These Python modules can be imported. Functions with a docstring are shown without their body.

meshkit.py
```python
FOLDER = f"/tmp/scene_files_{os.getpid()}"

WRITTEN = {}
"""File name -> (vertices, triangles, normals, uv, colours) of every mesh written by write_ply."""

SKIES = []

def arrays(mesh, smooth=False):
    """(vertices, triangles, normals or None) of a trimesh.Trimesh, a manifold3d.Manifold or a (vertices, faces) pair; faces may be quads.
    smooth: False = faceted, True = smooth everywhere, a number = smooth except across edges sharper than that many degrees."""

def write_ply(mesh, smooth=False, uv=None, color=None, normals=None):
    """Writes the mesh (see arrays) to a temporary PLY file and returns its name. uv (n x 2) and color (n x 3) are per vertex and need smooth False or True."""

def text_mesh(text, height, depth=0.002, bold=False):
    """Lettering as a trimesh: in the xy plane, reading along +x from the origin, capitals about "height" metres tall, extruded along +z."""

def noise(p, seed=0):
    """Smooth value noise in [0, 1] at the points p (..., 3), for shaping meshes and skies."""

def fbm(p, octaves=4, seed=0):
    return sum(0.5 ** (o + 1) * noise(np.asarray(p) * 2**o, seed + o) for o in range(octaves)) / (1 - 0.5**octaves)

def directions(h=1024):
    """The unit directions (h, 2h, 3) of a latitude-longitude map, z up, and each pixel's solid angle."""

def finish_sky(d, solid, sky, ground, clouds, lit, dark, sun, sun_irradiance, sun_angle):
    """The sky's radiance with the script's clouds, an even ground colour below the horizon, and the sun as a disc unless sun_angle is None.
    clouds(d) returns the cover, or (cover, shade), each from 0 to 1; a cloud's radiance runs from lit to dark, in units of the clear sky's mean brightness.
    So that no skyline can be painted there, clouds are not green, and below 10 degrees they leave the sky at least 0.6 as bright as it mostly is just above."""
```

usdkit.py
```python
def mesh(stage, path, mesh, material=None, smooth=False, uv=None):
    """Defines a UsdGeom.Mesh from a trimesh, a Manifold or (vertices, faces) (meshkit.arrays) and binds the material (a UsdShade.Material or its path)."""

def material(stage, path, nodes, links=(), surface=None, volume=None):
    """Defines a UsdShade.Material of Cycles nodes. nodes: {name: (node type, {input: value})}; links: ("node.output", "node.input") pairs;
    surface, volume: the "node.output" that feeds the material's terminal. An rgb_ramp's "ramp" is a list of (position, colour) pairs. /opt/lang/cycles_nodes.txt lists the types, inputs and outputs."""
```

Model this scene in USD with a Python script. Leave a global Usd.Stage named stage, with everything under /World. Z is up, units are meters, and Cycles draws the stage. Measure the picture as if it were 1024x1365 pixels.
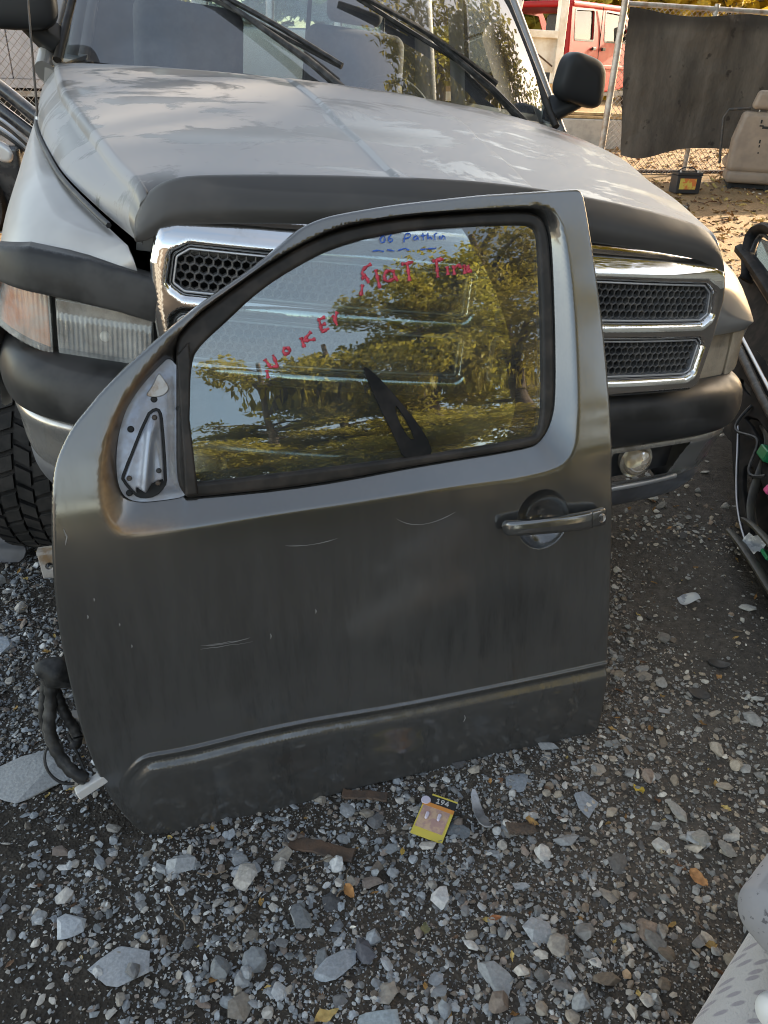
import math, numpy as np, trimesh, shapely, usdkit, meshkit
from scipy.spatial import Delaunay, ConvexHull
from scipy.interpolate import PchipInterpolator
from shapely.geometry import Polygon, Point, LineString
from pxr import Usd, UsdGeom, UsdLux, UsdShade, Gf, Sdf, Vt

stage = Usd.Stage.CreateInMemory()
UsdGeom.SetStageUpAxis(stage, 'Z'); UsdGeom.SetStageMetersPerUnit(stage, 1.0)
UsdGeom.Xform.Define(stage, '/World'); UsdGeom.Scope.Define(stage, '/World/Looks')

# ------------------------------------------------------------------ camera, sky, sun, exposure
PITCH, ROLL, CAM_H = math.radians(29.78), math.radians(2.0), 1.352
Fw = np.array([0, math.cos(PITCH), -math.sin(PITCH)]); U0 = np.array([0, math.sin(PITCH), math.cos(PITCH)]); R0 = np.array([1.0, 0, 0])
Rt = R0 * math.cos(ROLL) + U0 * math.sin(ROLL); Up = -R0 * math.sin(ROLL) + U0 * math.cos(ROLL)
cam = UsdGeom.Camera.Define(stage, '/World/camera')
cam.CreateHorizontalApertureAttr(36.0); cam.CreateVerticalApertureAttr(48.0); cam.CreateFocalLengthAttr(36.0 * 1050 / 1024)
cam.CreateClippingRangeAttr(Gf.Vec2f(0.05, 2000))
cam.CreateExposureAttr(2.2)
cam.AddTransformOp().Set(Gf.Matrix4d(*Rt, 0, *Up, 0, *(-Fw), 0, 0, 0, CAM_H, 1))
SUN_EL, SUN_AZ = math.radians(21), math.radians(55)          # the sun is low, to the right beyond the truck
to_sun = np.array([math.cos(SUN_EL) * math.sin(SUN_AZ), math.cos(SUN_EL) * math.cos(SUN_AZ), math.sin(SUN_EL)])
sky = UsdLux.DomeLight.Define(stage, '/World/sky')
skym = usdkit.material(stage, '/World/Looks/sky_look', {
    's': ('sky_texture', dict(sky_type='single_scattering', sun_disc=False, sun_elevation=SUN_EL, sun_rotation=SUN_AZ, air_density=1.0, aerosol_density=1.2)),
    'tc': ('texture_coordinate', {}), 'mp': ('mapping', dict(scale=(1., 1., 2.6))), 'n': ('noise_texture', dict(scale=2.2, detail=6., roughness=.6)), 'mr': ('map_range', dict(from_min=.35, from_max=.75, to_min=.03, to_max=.32, clamp=True)),
    'bw': ('rgb_to_bw', {}), 'cl': ('mix_color', dict(blend_type='multiply', fac=1., b=(1.75, 1.62, 1.50), use_clamp=False)), 'hz': ('mix_color', dict(use_clamp=False)), 'wm': ('mix_color', dict(blend_type='multiply', fac=1., b=(1.14, 1.0, .82), use_clamp=False)),   # thin high cloud veil
    'b': ('background_shader', dict(strength=0.12))}, [('tc.generated', 'mp.vector'), ('mp.vector', 'n.vector'), ('n.fac', 'mr.value'), ('s.color', 'bw.color'), ('bw.val', 'cl.a'), ('s.color', 'hz.a'), ('cl.result', 'hz.b'), ('mr.result', 'hz.fac'), ('hz.result', 'wm.a'), ('wm.result', 'b.color')], surface='b.background')
UsdShade.MaterialBindingAPI.Apply(sky.GetPrim()).Bind(skym)
sky.GetPrim().SetCustomDataByKey('kind', 'structure')
sun = UsdLux.DistantLight.Define(stage, '/World/sun')
sun.CreateNormalizeAttr(True); sun.CreateIntensityAttr(1.1); sun.CreateAngleAttr(0.53); sun.CreateColorAttr(Gf.Vec3f(1.0, 0.85, 0.64))
zx = to_sun; xx = np.cross([0, 0, 1.0], zx); xx /= np.linalg.norm(xx); yx = np.cross(zx, xx)
sun.AddTransformOp().Set(Gf.Matrix4d(*xx, 0, *yx, 0, *zx, 0, 0, 0, 0, 1))

# ------------------------------------------------------------------ scene-tree helpers
used = {}
def numbered(path):
    k = used.get(path, 0); used[path] = k + 1
    return path if k == 0 else f'{path}_{k:03d}'
def thing(name, label, cat, mat4=None, group=None):
    x = UsdGeom.Xform.Define(stage, numbered('/World/' + name)); p = x.GetPrim()
    if mat4 is not None: x.AddTransformOp().Set(Gf.Matrix4d(*[float(v) for v in np.asarray(mat4).T.ravel()]))
    p.SetCustomDataByKey('label', label); p.SetCustomDataByKey('category', cat)
    if group: p.SetCustomDataByKey('group', group)
    return p
def structure(name):
    p = UsdGeom.Xform.Define(stage, numbered('/World/' + name)).GetPrim(); p.SetCustomDataByKey('kind', 'structure'); return p
def part(parent, name, mesh, m, smooth=False, label=None, kind=None, prim=None):
    root = '/World' if parent is None else str(parent.GetPath())
    g = usdkit.mesh(stage, numbered(f'{root}/{name}'), mesh, M[m], smooth=smooth)
    g.CreateDoubleSidedAttr(True)
    if label: g.GetPrim().SetCustomDataByKey('label', label)
    if kind: g.GetPrim().SetCustomDataByKey('kind', kind)
    for k, v in (prim or {}).items():
        v = np.asarray(v, np.float32); api = UsdGeom.PrimvarsAPI(g)
        if v.ndim == 1: api.CreatePrimvar(k, Sdf.ValueTypeNames.FloatArray, 'vertex').Set(Vt.FloatArray.FromNumpy(v))
        else: api.CreatePrimvar(k, Sdf.ValueTypeNames.Color3fArray, 'vertex').Set(Vt.Vec3fArray.FromNumpy(v))
    return g.GetPrim()
def single(name, label, cat, mesh, m, smooth=False, group=None, prim=None):
    p = part(None, name, mesh, m, smooth, label=label, prim=prim)
    p.SetCustomDataByKey('category', cat)
    if group: p.SetCustomDataByKey('group', group)
    return p
def frame(o, x, y, z):
    m = np.eye(4); m[:3, 0], m[:3, 1], m[:3, 2], m[:3, 3] = x, y, z, o; return m
def place(x, y, z, rz=0, rx=0, ry=0, s=1):
    T = trimesh.transformations
    m = T.translation_matrix([x, y, z]) @ T.rotation_matrix(rz, [0, 0, 1]) @ T.rotation_matrix(ry, [0, 1, 0]) @ T.rotation_matrix(rx, [1, 0, 0])
    m[:3, :3] *= s; return m

# ------------------------------------------------------------------ mesh helpers
cat_ = trimesh.util.concatenate
def tm(v, f): return trimesh.Trimesh(np.asarray(v, float), np.asarray(f, int), process=False)
def moved(m, mat4): m = m.copy(); m.apply_transform(mat4); return m
def box(x0, x1, y0, y1, z0, z1, r=0.0):
    if r <= 0:
        b = trimesh.creation.box([x1 - x0, y1 - y0, z1 - z0]); b.apply_translation([(x0 + x1) / 2, (y0 + y1) / 2, (z0 + z1) / 2]); return b
    s = trimesh.creation.icosphere(2, r).vertices
    c = np.array([[x, y, z] for x in (x0 + r, x1 - r) for y in (y0 + r, y1 - r) for z in (z0 + r, z1 - r)])
    return tm(*hull((c[:, None] + s[None]).reshape(-1, 3)))
def hull(p):
    h = ConvexHull(p); idx = np.unique(h.simplices); mp = np.full(len(p), -1); mp[idx] = np.arange(len(idx))
    v = p[idx]; f = mp[h.simplices]; c = v.mean(0)
    n = np.cross(v[f[:, 1]] - v[f[:, 0]], v[f[:, 2]] - v[f[:, 0]]); bad = ((v[f[:, 0]] - c) * n).sum(1) < 0
    f[bad] = f[bad][:, ::-1]; return v, f
def blobs(spheres, sub=2):
    s = trimesh.creation.icosphere(sub, 1).vertices
    return tm(*hull(np.vstack([np.asarray(c) + s * r for c, r in spheres])))
def tube(pts, r, n=8, cap=True, flat=1.0, upv=(0, 0, 1)):
    p = np.asarray(pts, float); r = np.broadcast_to(np.asarray(r, float), (len(p),))
    t = np.gradient(p, axis=0); t /= np.linalg.norm(t, axis=1, keepdims=True) + 1e-12
    a = np.cross(t, np.where(np.abs(t @ np.array(upv))[:, None] < .95, np.array(upv, float), [1.0, 0, 0.3])); a /= np.linalg.norm(a, axis=1, keepdims=True) + 1e-12
    for i in range(1, len(a)):
        if a[i] @ a[i - 1] < 0: a[i] *= -1
    b = np.cross(a, t); an = np.arange(n) * 2 * np.pi / n
    v = (p[:, None] + r[:, None, None] * (np.cos(an)[None, :, None] * a[:, None] + flat * np.sin(an)[None, :, None] * b[:, None])).reshape(-1, 3)
    i, j = np.meshgrid(np.arange(len(p) - 1), np.arange(n), indexing='ij')
    q = np.stack([i * n + j, i * n + (j + 1) % n, (i + 1) * n + (j + 1) % n, (i + 1) * n + j], -1).reshape(-1, 4)
    f = np.vstack([q[:, [0, 1, 2]], q[:, [0, 2, 3]]])
    if cap:
        v = np.vstack([v, p[0], p[-1]]); k = len(v); j = np.arange(n)
        f = np.vstack([f, np.stack([(j + 1) % n, j, np.full(n, k - 2)], 1), np.stack([(len(p) - 1) * n + j, (len(p) - 1) * n + (j + 1) % n, np.full(n, k - 1)], 1)])
    return tm(v, f)
def spline(pts, n=60, closed=False):
    from scipy.interpolate import splprep, splev
    p = np.asarray(pts, float)
    if closed: p = np.vstack([p, p[:1]])
    tck, _ = splprep(p.T, s=0, per=closed, k=min(3, len(p) - 1)); return np.array(splev(np.linspace(0, 1, n), tck)).T
def gridmesh(P):
    """P: (n, m, 3) grid of points -> mesh"""
    n, m = P.shape[:2]; i, j = np.meshgrid(np.arange(n - 1), np.arange(m - 1), indexing='ij')
    q = np.stack([i * m + j, i * m + j + 1, (i + 1) * m + j + 1, (i + 1) * m + j], -1).reshape(-1, 4)
    return tm(P.reshape(-1, 3), np.vstack([q[:, [0, 1, 2]], q[:, [0, 2, 3]]]))
def chaikin(p, k=2):
    p = np.asarray(p, float)
    for _ in range(k):
        q = np.roll(p, -1, 0); p = np.stack([.75 * p + .25 * q, .25 * p + .75 * q], 1).reshape(-1, 2)
    return p
def densify(ring, step):
    ring = np.asarray(ring)[:-1]; out = []
    for a, b in zip(ring, np.roll(ring, -1, 0)):
        n = max(1, int(math.ceil(np.linalg.norm(b - a) / step))); out.append(a + (b - a) * (np.arange(n) / n)[:, None])
    return np.vstack(out)
def sheet2d(poly, step, extra=None, bstep=None):
    rings = [densify(np.array(r.coords), (bstep or step) * .8) for r in (poly.exterior, *poly.interiors)]
    bp = np.vstack(rings); x0, y0, x1, y1 = poly.bounds
    gx, gy = np.meshgrid(np.arange(x0, x1, step), np.arange(y0, y1, step * .87)); gx[1::2] += step / 2
    g = np.stack([gx.ravel(), gy.ravel()], 1) + np.random.default_rng(5).normal(0, step * .01, (gx.size, 2))
    inner = poly.buffer(-step * .35); shapely.prepare(inner); g = g[shapely.contains_xy(inner, g[:, 0], g[:, 1])]
    if extra is not None: shapely.prepare(poly); g = np.vstack([g, extra[shapely.contains_xy(poly, extra[:, 0], extra[:, 1])]])
    p = np.vstack([bp, g]); t = Delaunay(p).simplices; c = p[t].mean(1); shapely.prepare(poly)
    t = t[shapely.contains_xy(poly, c[:, 0], c[:, 1])]
    a = p[t]; area = (a[:, 1, 0] - a[:, 0, 0]) * (a[:, 2, 1] - a[:, 0, 1]) - (a[:, 1, 1] - a[:, 0, 1]) * (a[:, 2, 0] - a[:, 0, 0])
    t = t[np.abs(area) > 1e-10]; area = area[np.abs(area) > 1e-10]; t[area < 0] = t[area < 0][:, ::-1]
    return p, t
def solid(poly, step, to3, h=None, thick=.01, round_=0.0, back=True, extra=None, out=None):
    """A sheet over a 2D polygon: to3(u, v, height) -> xyz; height h(u, v); edges rounded over round_; side walls go thick deep."""
    if round_ > 0:
        rg = [densify(np.array(r.coords), min(step, round_) * .6) for d in (.02, .12, .3, .5, .75, 1.0) for g in [poly.buffer(-max(d * round_, 2e-5))] if not g.is_empty for gg in getattr(g, 'geoms', [g]) for r in (gg.exterior, *gg.interiors)]
        extra = np.vstack(rg + ([extra] if extra is not None else []))
    p, t = sheet2d(poly, step, extra, min(step, 1.2 * round_) if round_ > 0 else None)
    z = np.zeros(len(p)) if h is None else h(p[:, 0], p[:, 1])
    if round_ > 0:
        d = shapely.distance(shapely.points(p), poly.boundary); k = np.clip(1 - d / round_, 0, 1); z = z - round_ * (1 - np.sqrt(1 - k * k * .999))
    v = to3(p[:, 0], p[:, 1], z); f = t
    if out is not None: out.append(p)
    if thick > 0:
        e = np.sort(np.vstack([t[:, [0, 1]], t[:, [1, 2]], t[:, [2, 0]]]), 1); eo = np.vstack([t[:, [0, 1]], t[:, [1, 2]], t[:, [2, 0]]])
        _, ix, ct = np.unique(e, axis=0, return_index=True, return_counts=True); b = eo[ix[ct == 1]]
        zb = (np.zeros(len(p)) if h is None else h(p[:, 0], p[:, 1])) - thick; v2 = to3(p[:, 0], p[:, 1], zb); n = len(p)
        v = np.vstack([v, v2]); f = np.vstack([f, np.stack([b[:, 1], b[:, 0], b[:, 0] + n], 1), np.stack([b[:, 1], b[:, 0] + n, b[:, 1] + n], 1)])
        if back: f = np.vstack([f, t[:, ::-1] + n])
    idx = np.unique(f); mp = np.full(len(v), -1); mp[idx] = np.arange(len(idx)); v, f = v[idx], mp[f]
    if out is not None: out[-1] = np.vstack([p, p])[idx] if thick > 0 else p[idx]
    return tm(v, f)
def sm(x): x = np.clip(x, 0, 1); return x * x * (3 - 2 * x)
def lathe(prof, n=32, axis='z'):
    prof = np.asarray(prof, float); a = np.arange(n + 1) * 2 * np.pi / n
    P = np.stack([prof[:, None, 0] * np.cos(a), prof[:, None, 0] * np.sin(a), np.repeat(prof[:, 1:2], n + 1, 1)], -1)
    m = gridmesh(P)
    if axis == 'y': m.apply_transform(trimesh.transformations.rotation_matrix(-np.pi / 2, [1, 0, 0]))
    if axis == 'x': m.apply_transform(trimesh.transformations.rotation_matrix(np.pi / 2, [0, 1, 0]))
    return m
def ground_z(x, y):
    x, y = np.asarray(x, float), np.asarray(y, float)
    t = np.clip((y - 3.5) / 8, 0, 1.3); return .45 * sm(t / 1.3) * 1.3

# ------------------------------------------------------------------ materials
M = {}
def look(name, base, rough=.5, metal=0., spec=.5, coat=0., coat_rough=.05, c2=None, nscale=8., lo=.4, hi=.65, r2=None, bump=0., bscale=60., detail=6., coord='object', bdist=.01, extra=None, trans=0., ior=1.5, sheen=0.):
    n = {'p': ('principled_bsdf', dict(base_color=base, roughness=rough, metallic=metal, specular_ior_level=spec, coat_weight=coat, coat_roughness=coat_rough, transmission_weight=trans, ior=ior, sheen_weight=sheen)),
         'tc': ('texture_coordinate', {})}
    l = []
    src = 'tc.object' if coord == 'object' else 'tc.generated'
    if c2 is not None or r2 is not None:
        n['n'] = ('noise_texture', dict(scale=nscale, detail=detail, roughness=.6)); l.append((src, 'n.vector'))
        n['mr'] = ('map_range', dict(from_min=lo, from_max=hi, to_min=0., to_max=1., clamp=True, range_type='smoothstep')); l.append(('n.fac', 'mr.value'))
    if c2 is not None:
        n['mx'] = ('mix_color', dict(a=base, b=c2)); l += [('mr.result', 'mx.fac'), ('mx.result', 'p.base_color')]
    if r2 is not None:
        n['mf'] = ('mix_float', dict(a=rough, b=r2)); l += [('mr.result', 'mf.fac'), ('mf.result', 'p.roughness')]
    if bump > 0:
        n['bn'] = ('noise_texture', dict(scale=bscale, detail=5., roughness=.6)); n['bu'] = ('bump', dict(strength=bump, distance=bdist))
        l += [(src, 'bn.vector'), ('bn.fac', 'bu.height'), ('bu.normal', 'p.normal')]
    M[name] = usdkit.material(stage, f'/World/Looks/{name}', n, l, surface='p.BSDF')
def tinted(name, rough=.8, bump=.3, bscale=120., spec=.3, var=.25):
    """colour comes from the mesh's own tint, one per stone / leaf"""
    M[name] = usdkit.material(stage, f'/World/Looks/{name}', {
        'a': ('attribute', dict(attribute='tint')), 'g': ('geometry', {}), 'n': ('noise_texture', dict(scale=bscale, detail=4.)),
        'mr': ('map_range', dict(from_min=.25, from_max=.75, to_min=1 - var, to_max=1 + var)), 'm': ('vector_math', dict(math_type='scale')),
        'bu': ('bump', dict(strength=bump, distance=.004)), 'p': ('principled_bsdf', dict(roughness=rough, specular_ior_level=spec))},
        [('g.position', 'n.vector'), ('n.fac', 'mr.value'), ('a.color', 'm.vector1'), ('mr.result', 'm.scale'), ('m.vector', 'p.base_color'), ('n.fac', 'bu.height'), ('bu.normal', 'p.normal')], surface='p.BSDF')
def pane(name, ior=1.6, tint=(.9, .95, .93), rough=0.0, dirt=0.0, dirtcol=(.5, .5, .47), dscale=6.):
    n = {'t': ('transparent_bsdf', dict(color=tint)), 'g': ('glossy_bsdf', dict(color=(1, 1, 1), roughness=rough)), 'f': ('fresnel', dict(IOR=ior)), 'm': ('mix_closure', {})}
    l = [('f.fac', 'm.fac'), ('t.BSDF', 'm.closure1'), ('g.BSDF', 'm.closure2')]; s = 'm.closure'
    if dirt > 0:
        n.update({'tc': ('texture_coordinate', {}), 'n': ('noise_texture', dict(scale=dscale, detail=7., roughness=.65)), 'mr': ('map_range', dict(from_min=.35, from_max=.8, to_min=dirt * .25, to_max=dirt, clamp=True)), 'd': ('diffuse_bsdf', dict(color=dirtcol)), 'm2': ('mix_closure', {})})
        l += [('tc.object', 'n.vector'), ('n.fac', 'mr.value'), ('mr.result', 'm2.fac'), ('m.closure', 'm2.closure1'), ('d.BSDF', 'm2.closure2')]; s = 'm2.closure'
    M[name] = usdkit.material(stage, f'/World/Looks/{name}', n, l, surface=s)

# ground: damp dark soil near, drier soil behind painted golden for the sunlit area
M['soil'] = usdkit.material(stage, '/World/Looks/soil', {
    'g': ('geometry', {}), 'n1': ('noise_texture', dict(scale=2.2, detail=8., roughness=.65)), 'n2': ('noise_texture', dict(scale=45., detail=6., roughness=.7)), 'n3': ('voronoi_texture', dict(scale=150.)),
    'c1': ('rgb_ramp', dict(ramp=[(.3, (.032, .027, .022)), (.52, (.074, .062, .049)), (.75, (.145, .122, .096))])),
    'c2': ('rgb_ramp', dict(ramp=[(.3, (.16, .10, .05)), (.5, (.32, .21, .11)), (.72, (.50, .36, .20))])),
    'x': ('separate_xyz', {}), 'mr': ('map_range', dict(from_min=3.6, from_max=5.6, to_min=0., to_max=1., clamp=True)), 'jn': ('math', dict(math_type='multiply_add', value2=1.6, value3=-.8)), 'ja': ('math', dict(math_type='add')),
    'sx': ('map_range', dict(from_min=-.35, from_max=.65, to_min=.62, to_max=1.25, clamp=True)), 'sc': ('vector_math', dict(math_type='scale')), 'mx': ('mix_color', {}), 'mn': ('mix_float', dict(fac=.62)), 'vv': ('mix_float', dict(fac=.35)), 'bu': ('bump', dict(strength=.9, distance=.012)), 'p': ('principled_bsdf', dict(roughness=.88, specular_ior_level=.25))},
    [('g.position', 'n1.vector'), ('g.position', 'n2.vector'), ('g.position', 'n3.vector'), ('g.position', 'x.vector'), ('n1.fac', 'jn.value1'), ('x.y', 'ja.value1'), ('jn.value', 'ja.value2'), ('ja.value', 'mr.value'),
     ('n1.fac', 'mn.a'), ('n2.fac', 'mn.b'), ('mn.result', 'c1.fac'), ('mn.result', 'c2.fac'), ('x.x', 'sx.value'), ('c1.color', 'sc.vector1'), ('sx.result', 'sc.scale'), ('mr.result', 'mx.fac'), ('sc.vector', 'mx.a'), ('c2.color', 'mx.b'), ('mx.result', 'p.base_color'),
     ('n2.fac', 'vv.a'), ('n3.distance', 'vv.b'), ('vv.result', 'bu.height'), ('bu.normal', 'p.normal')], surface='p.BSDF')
tinted('stone', rough=.72, bump=.35, bscale=160., spec=.35, var=.22)
tinted('litter', rough=.8, bump=.5, bscale=90., var=.35)
# faded grey metallic paint of the loose door, dirt low down with the dark ground reflection painted in, rust on its stamped edges
M['door_paint'] = usdkit.material(stage, '/World/Looks/door_paint', {
    'tc': ('texture_coordinate', {}), 'x': ('separate_xyz', {}), 'n': ('noise_texture', dict(scale=5., detail=8., roughness=.65)), 'fl': ('noise_texture', dict(scale=900., detail=2.)),
    'st': ('mapping', dict(scale=(6., 6., .8))), 'sn': ('noise_texture', dict(scale=3., detail=6., roughness=.7)),
    'dm': ('map_range', dict(from_min=.62, from_max=-.05, to_min=0., to_max=.85, clamp=True)), 'dn': ('map_range', dict(from_min=.35, from_max=.68, to_min=.15, to_max=1., clamp=True)), 'du': ('math', dict(math_type='multiply')),
    'b': ('mix_color', dict(a=(.060, .058, .054), b=(.092, .089, .083))), 'd': ('mix_color', dict(b=(.020, .017, .014))), 'ra': ('attribute', dict(attribute='rust')), 'rn': ('map_range', dict(from_min=.3, from_max=.62, to_min=.35, to_max=1., clamp=True)), 'rm': ('math', dict(math_type='multiply')),
    'rr': ('rgb_ramp', dict(ramp=[(.35, (.22, .10, .035)), (.6, (.40, .25, .12)), (.8, (.12, .06, .03))])), 'r': ('mix_color', {}),
    'ro': ('mix_float', dict(a=.24, b=.70)), 'mt': ('map_range', dict(from_min=0., from_max=1., to_min=.86, to_max=.1, clamp=True)), 'cw': ('map_range', dict(from_min=0., from_max=1., to_min=.9, to_max=.12, clamp=True)), 'mxd': ('math', dict(math_type='maximum')),
    'cr': ('map_range', dict(from_min=.3, from_max=.75, to_min=.07, to_max=.19, clamp=True)),
    'bu': ('bump', dict(strength=.10, distance=.02)), 'bn': ('noise_texture', dict(scale=4.5, detail=2.)), 'p': ('principled_bsdf', dict(metallic=.5, coat_weight=.9, coat_ior=2.05, coat_roughness=.06, specular_ior_level=.25))},
    [('tc.object', 'x.vector'), ('tc.object', 'n.vector'), ('tc.object', 'fl.vector'), ('tc.object', 'bn.vector'), ('tc.object', 'st.vector'), ('st.vector', 'sn.vector'), ('x.z', 'dm.value'), ('sn.fac', 'dn.value'), ('dm.result', 'du.value1'), ('dn.result', 'du.value2'),
     ('fl.fac', 'b.fac'), ('b.result', 'd.a'), ('du.value', 'd.fac'), ('ra.fac', 'rm.value1'), ('n.fac', 'rn.value'), ('rn.result', 'rm.value2'), ('n.fac', 'rr.fac'), ('d.result', 'r.a'), ('rr.color', 'r.b'), ('rm.value', 'r.fac'), ('r.result', 'p.base_color'),
     ('du.value', 'mxd.value1'), ('rm.value', 'mxd.value2'), ('mxd.value', 'ro.fac'), ('ro.result', 'p.roughness'), ('mxd.value', 'mt.value'), ('mt.result', 'p.metallic'), ('mxd.value', 'cw.value'), ('cw.result', 'p.coat_weight'), ('sn.fac', 'cr.value'), ('cr.result', 'p.coat_roughness'), ('bn.fac', 'bu.height'), ('bu.normal', 'p.coat_normal')], surface='p.BSDF')
# silver truck paint whose clear coat is peeling off in sharp-edged islands
def peeling(name, amount, k=1.0):
    M[name] = usdkit.material(stage, '/World/Looks/' + name, {
        'tc': ('texture_coordinate', {}), 'mp': ('mapping', dict(scale=(1.0, 1.5, 1.0))), 'n': ('noise_texture', dict(scale=3.1, detail=10., roughness=.66, distortion=.5)), 'e': ('map_range', dict(from_min=amount, from_max=amount + .035, to_min=0., to_max=1., clamp=True)),
        'n2': ('noise_texture', dict(scale=14., detail=6.)), 'v': ('mix_color', dict(a=(.125 * k, .12 * k, .114 * k), b=(.165 * k, .158 * k, .15 * k))), 'c': ('mix_color', dict(b=(.262, .255, .256))), 'r': ('mix_float', dict(a=.36, b=.50)), 'cw': ('mix_float', dict(a=.22, b=.0)), 'mt': ('mix_float', dict(a=.55, b=.25)),
        'fl': ('noise_texture', dict(scale=1200., detail=1.)), 'bu': ('bump', dict(strength=.25, distance=.0015)), 'p': ('principled_bsdf', dict(coat_roughness=.12))},
        [('tc.object', 'mp.vector'), ('mp.vector', 'n.vector'), ('tc.object', 'n2.vector'), ('tc.object', 'fl.vector'), ('n.fac', 'e.value'), ('n2.fac', 'v.fac'), ('v.result', 'c.a'), ('e.result', 'c.fac'), ('c.result', 'p.base_color'), ('e.result', 'r.fac'), ('r.result', 'p.roughness'), ('e.result', 'cw.fac'), ('cw.result', 'p.coat_weight'),
         ('e.result', 'mt.fac'), ('mt.result', 'p.metallic'), ('e.result', 'bu.height'), ('bu.normal', 'p.normal')], surface='p.BSDF')
peeling('truck_paint', .445); peeling('truck_paint_sound', .72, 2.3)
look('chrome', (.78, .77, .76), .05, 1., c2=(.66, .64, .60), nscale=9., lo=.5, hi=.7, r2=.16)
look('black_rubber', (.013, .0125, .012), .5, spec=.3, c2=(.05, .048, .045), nscale=30., bump=.2, bscale=200., bdist=.002)
look('seal_rubber', (.014, .012, .010), .45, spec=.3, c2=(.035, .028, .023), nscale=18., bump=.15, bscale=150., bdist=.002)
look('bumper_pad', (.014, .0135, .013), .36, spec=.32, c2=(.045, .042, .04), nscale=7., r2=.6, bump=.12, bscale=350., bdist=.001)
look('smoke_plastic', (.036, .033, .030), .40, spec=.4, c2=(.055, .049, .044), nscale=5., r2=.6)
look('mirror_plastic', (.012, .012, .0125), .5, spec=.3, bump=.15, bscale=500., bdist=.001)
look('dark_plastic', (.025, .025, .027), .5, c2=(.05, .048, .045), nscale=20.)
look('dark_metal', (.035, .034, .033), .5, .3, c2=(.08, .06, .045), nscale=16.)
look('bumper_paint', (.40, .38, .355), .22, .85, coat=.5, c2=(.20, .18, .16), nscale=9., lo=.45, hi=.7, r2=.5)
look('sail_metal', (.27, .295, .345), .33, .55, coat=.35, c2=(.24, .24, .26), nscale=26., r2=.5)
look('mesh_plastic', (.05, .048, .047), .45, spec=.5, c2=(.10, .09, .08), nscale=40.)
look('near_black', (.006, .006, .006), .8)
look('tyre', (.013, .0125, .012), .75, spec=.25, c2=(.03, .027, .025), nscale=14., bump=.3, bscale=120., bdist=.003)
look('rim_metal', (.35, .34, .33), .4, .7)
look('zinc', (.42, .40, .38), .4, .8, c2=(.25, .17, .10), nscale=25., lo=.5, hi=.7)
look('reflector', (.78, .78, .75), .2, .9)
look('amber', (.34, .20, .14), .3, coat=.5, c2=(.55, .17, .03), nscale=9., lo=.40, hi=.55)
look('bulb_white', (.75, .74, .68), .25)
look('interior', (.028, .027, .027), .75, c2=(.045, .042, .04), nscale=10.)
look('seat_cloth', (.06, .055, .05), .9, c2=(.08, .075, .065), nscale=30.)
look('red_marker', (.52, .05, .075), .6, c2=(.36, .03, .05), nscale=60.)
look('blue_marker', (.04, .12, .50), .55)
look('pale_scratch', (.23, .22, .21), .6); look('shell_black', (.010, .010, .010), .75, spec=.12, c2=(.025, .022, .02), nscale=14.)
look('wire', (.30, .28, .26), .45, .6)
look('galvanised', (.42, .40, .38), .42, .7, c2=(.28, .22, .17), nscale=9.)
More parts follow.
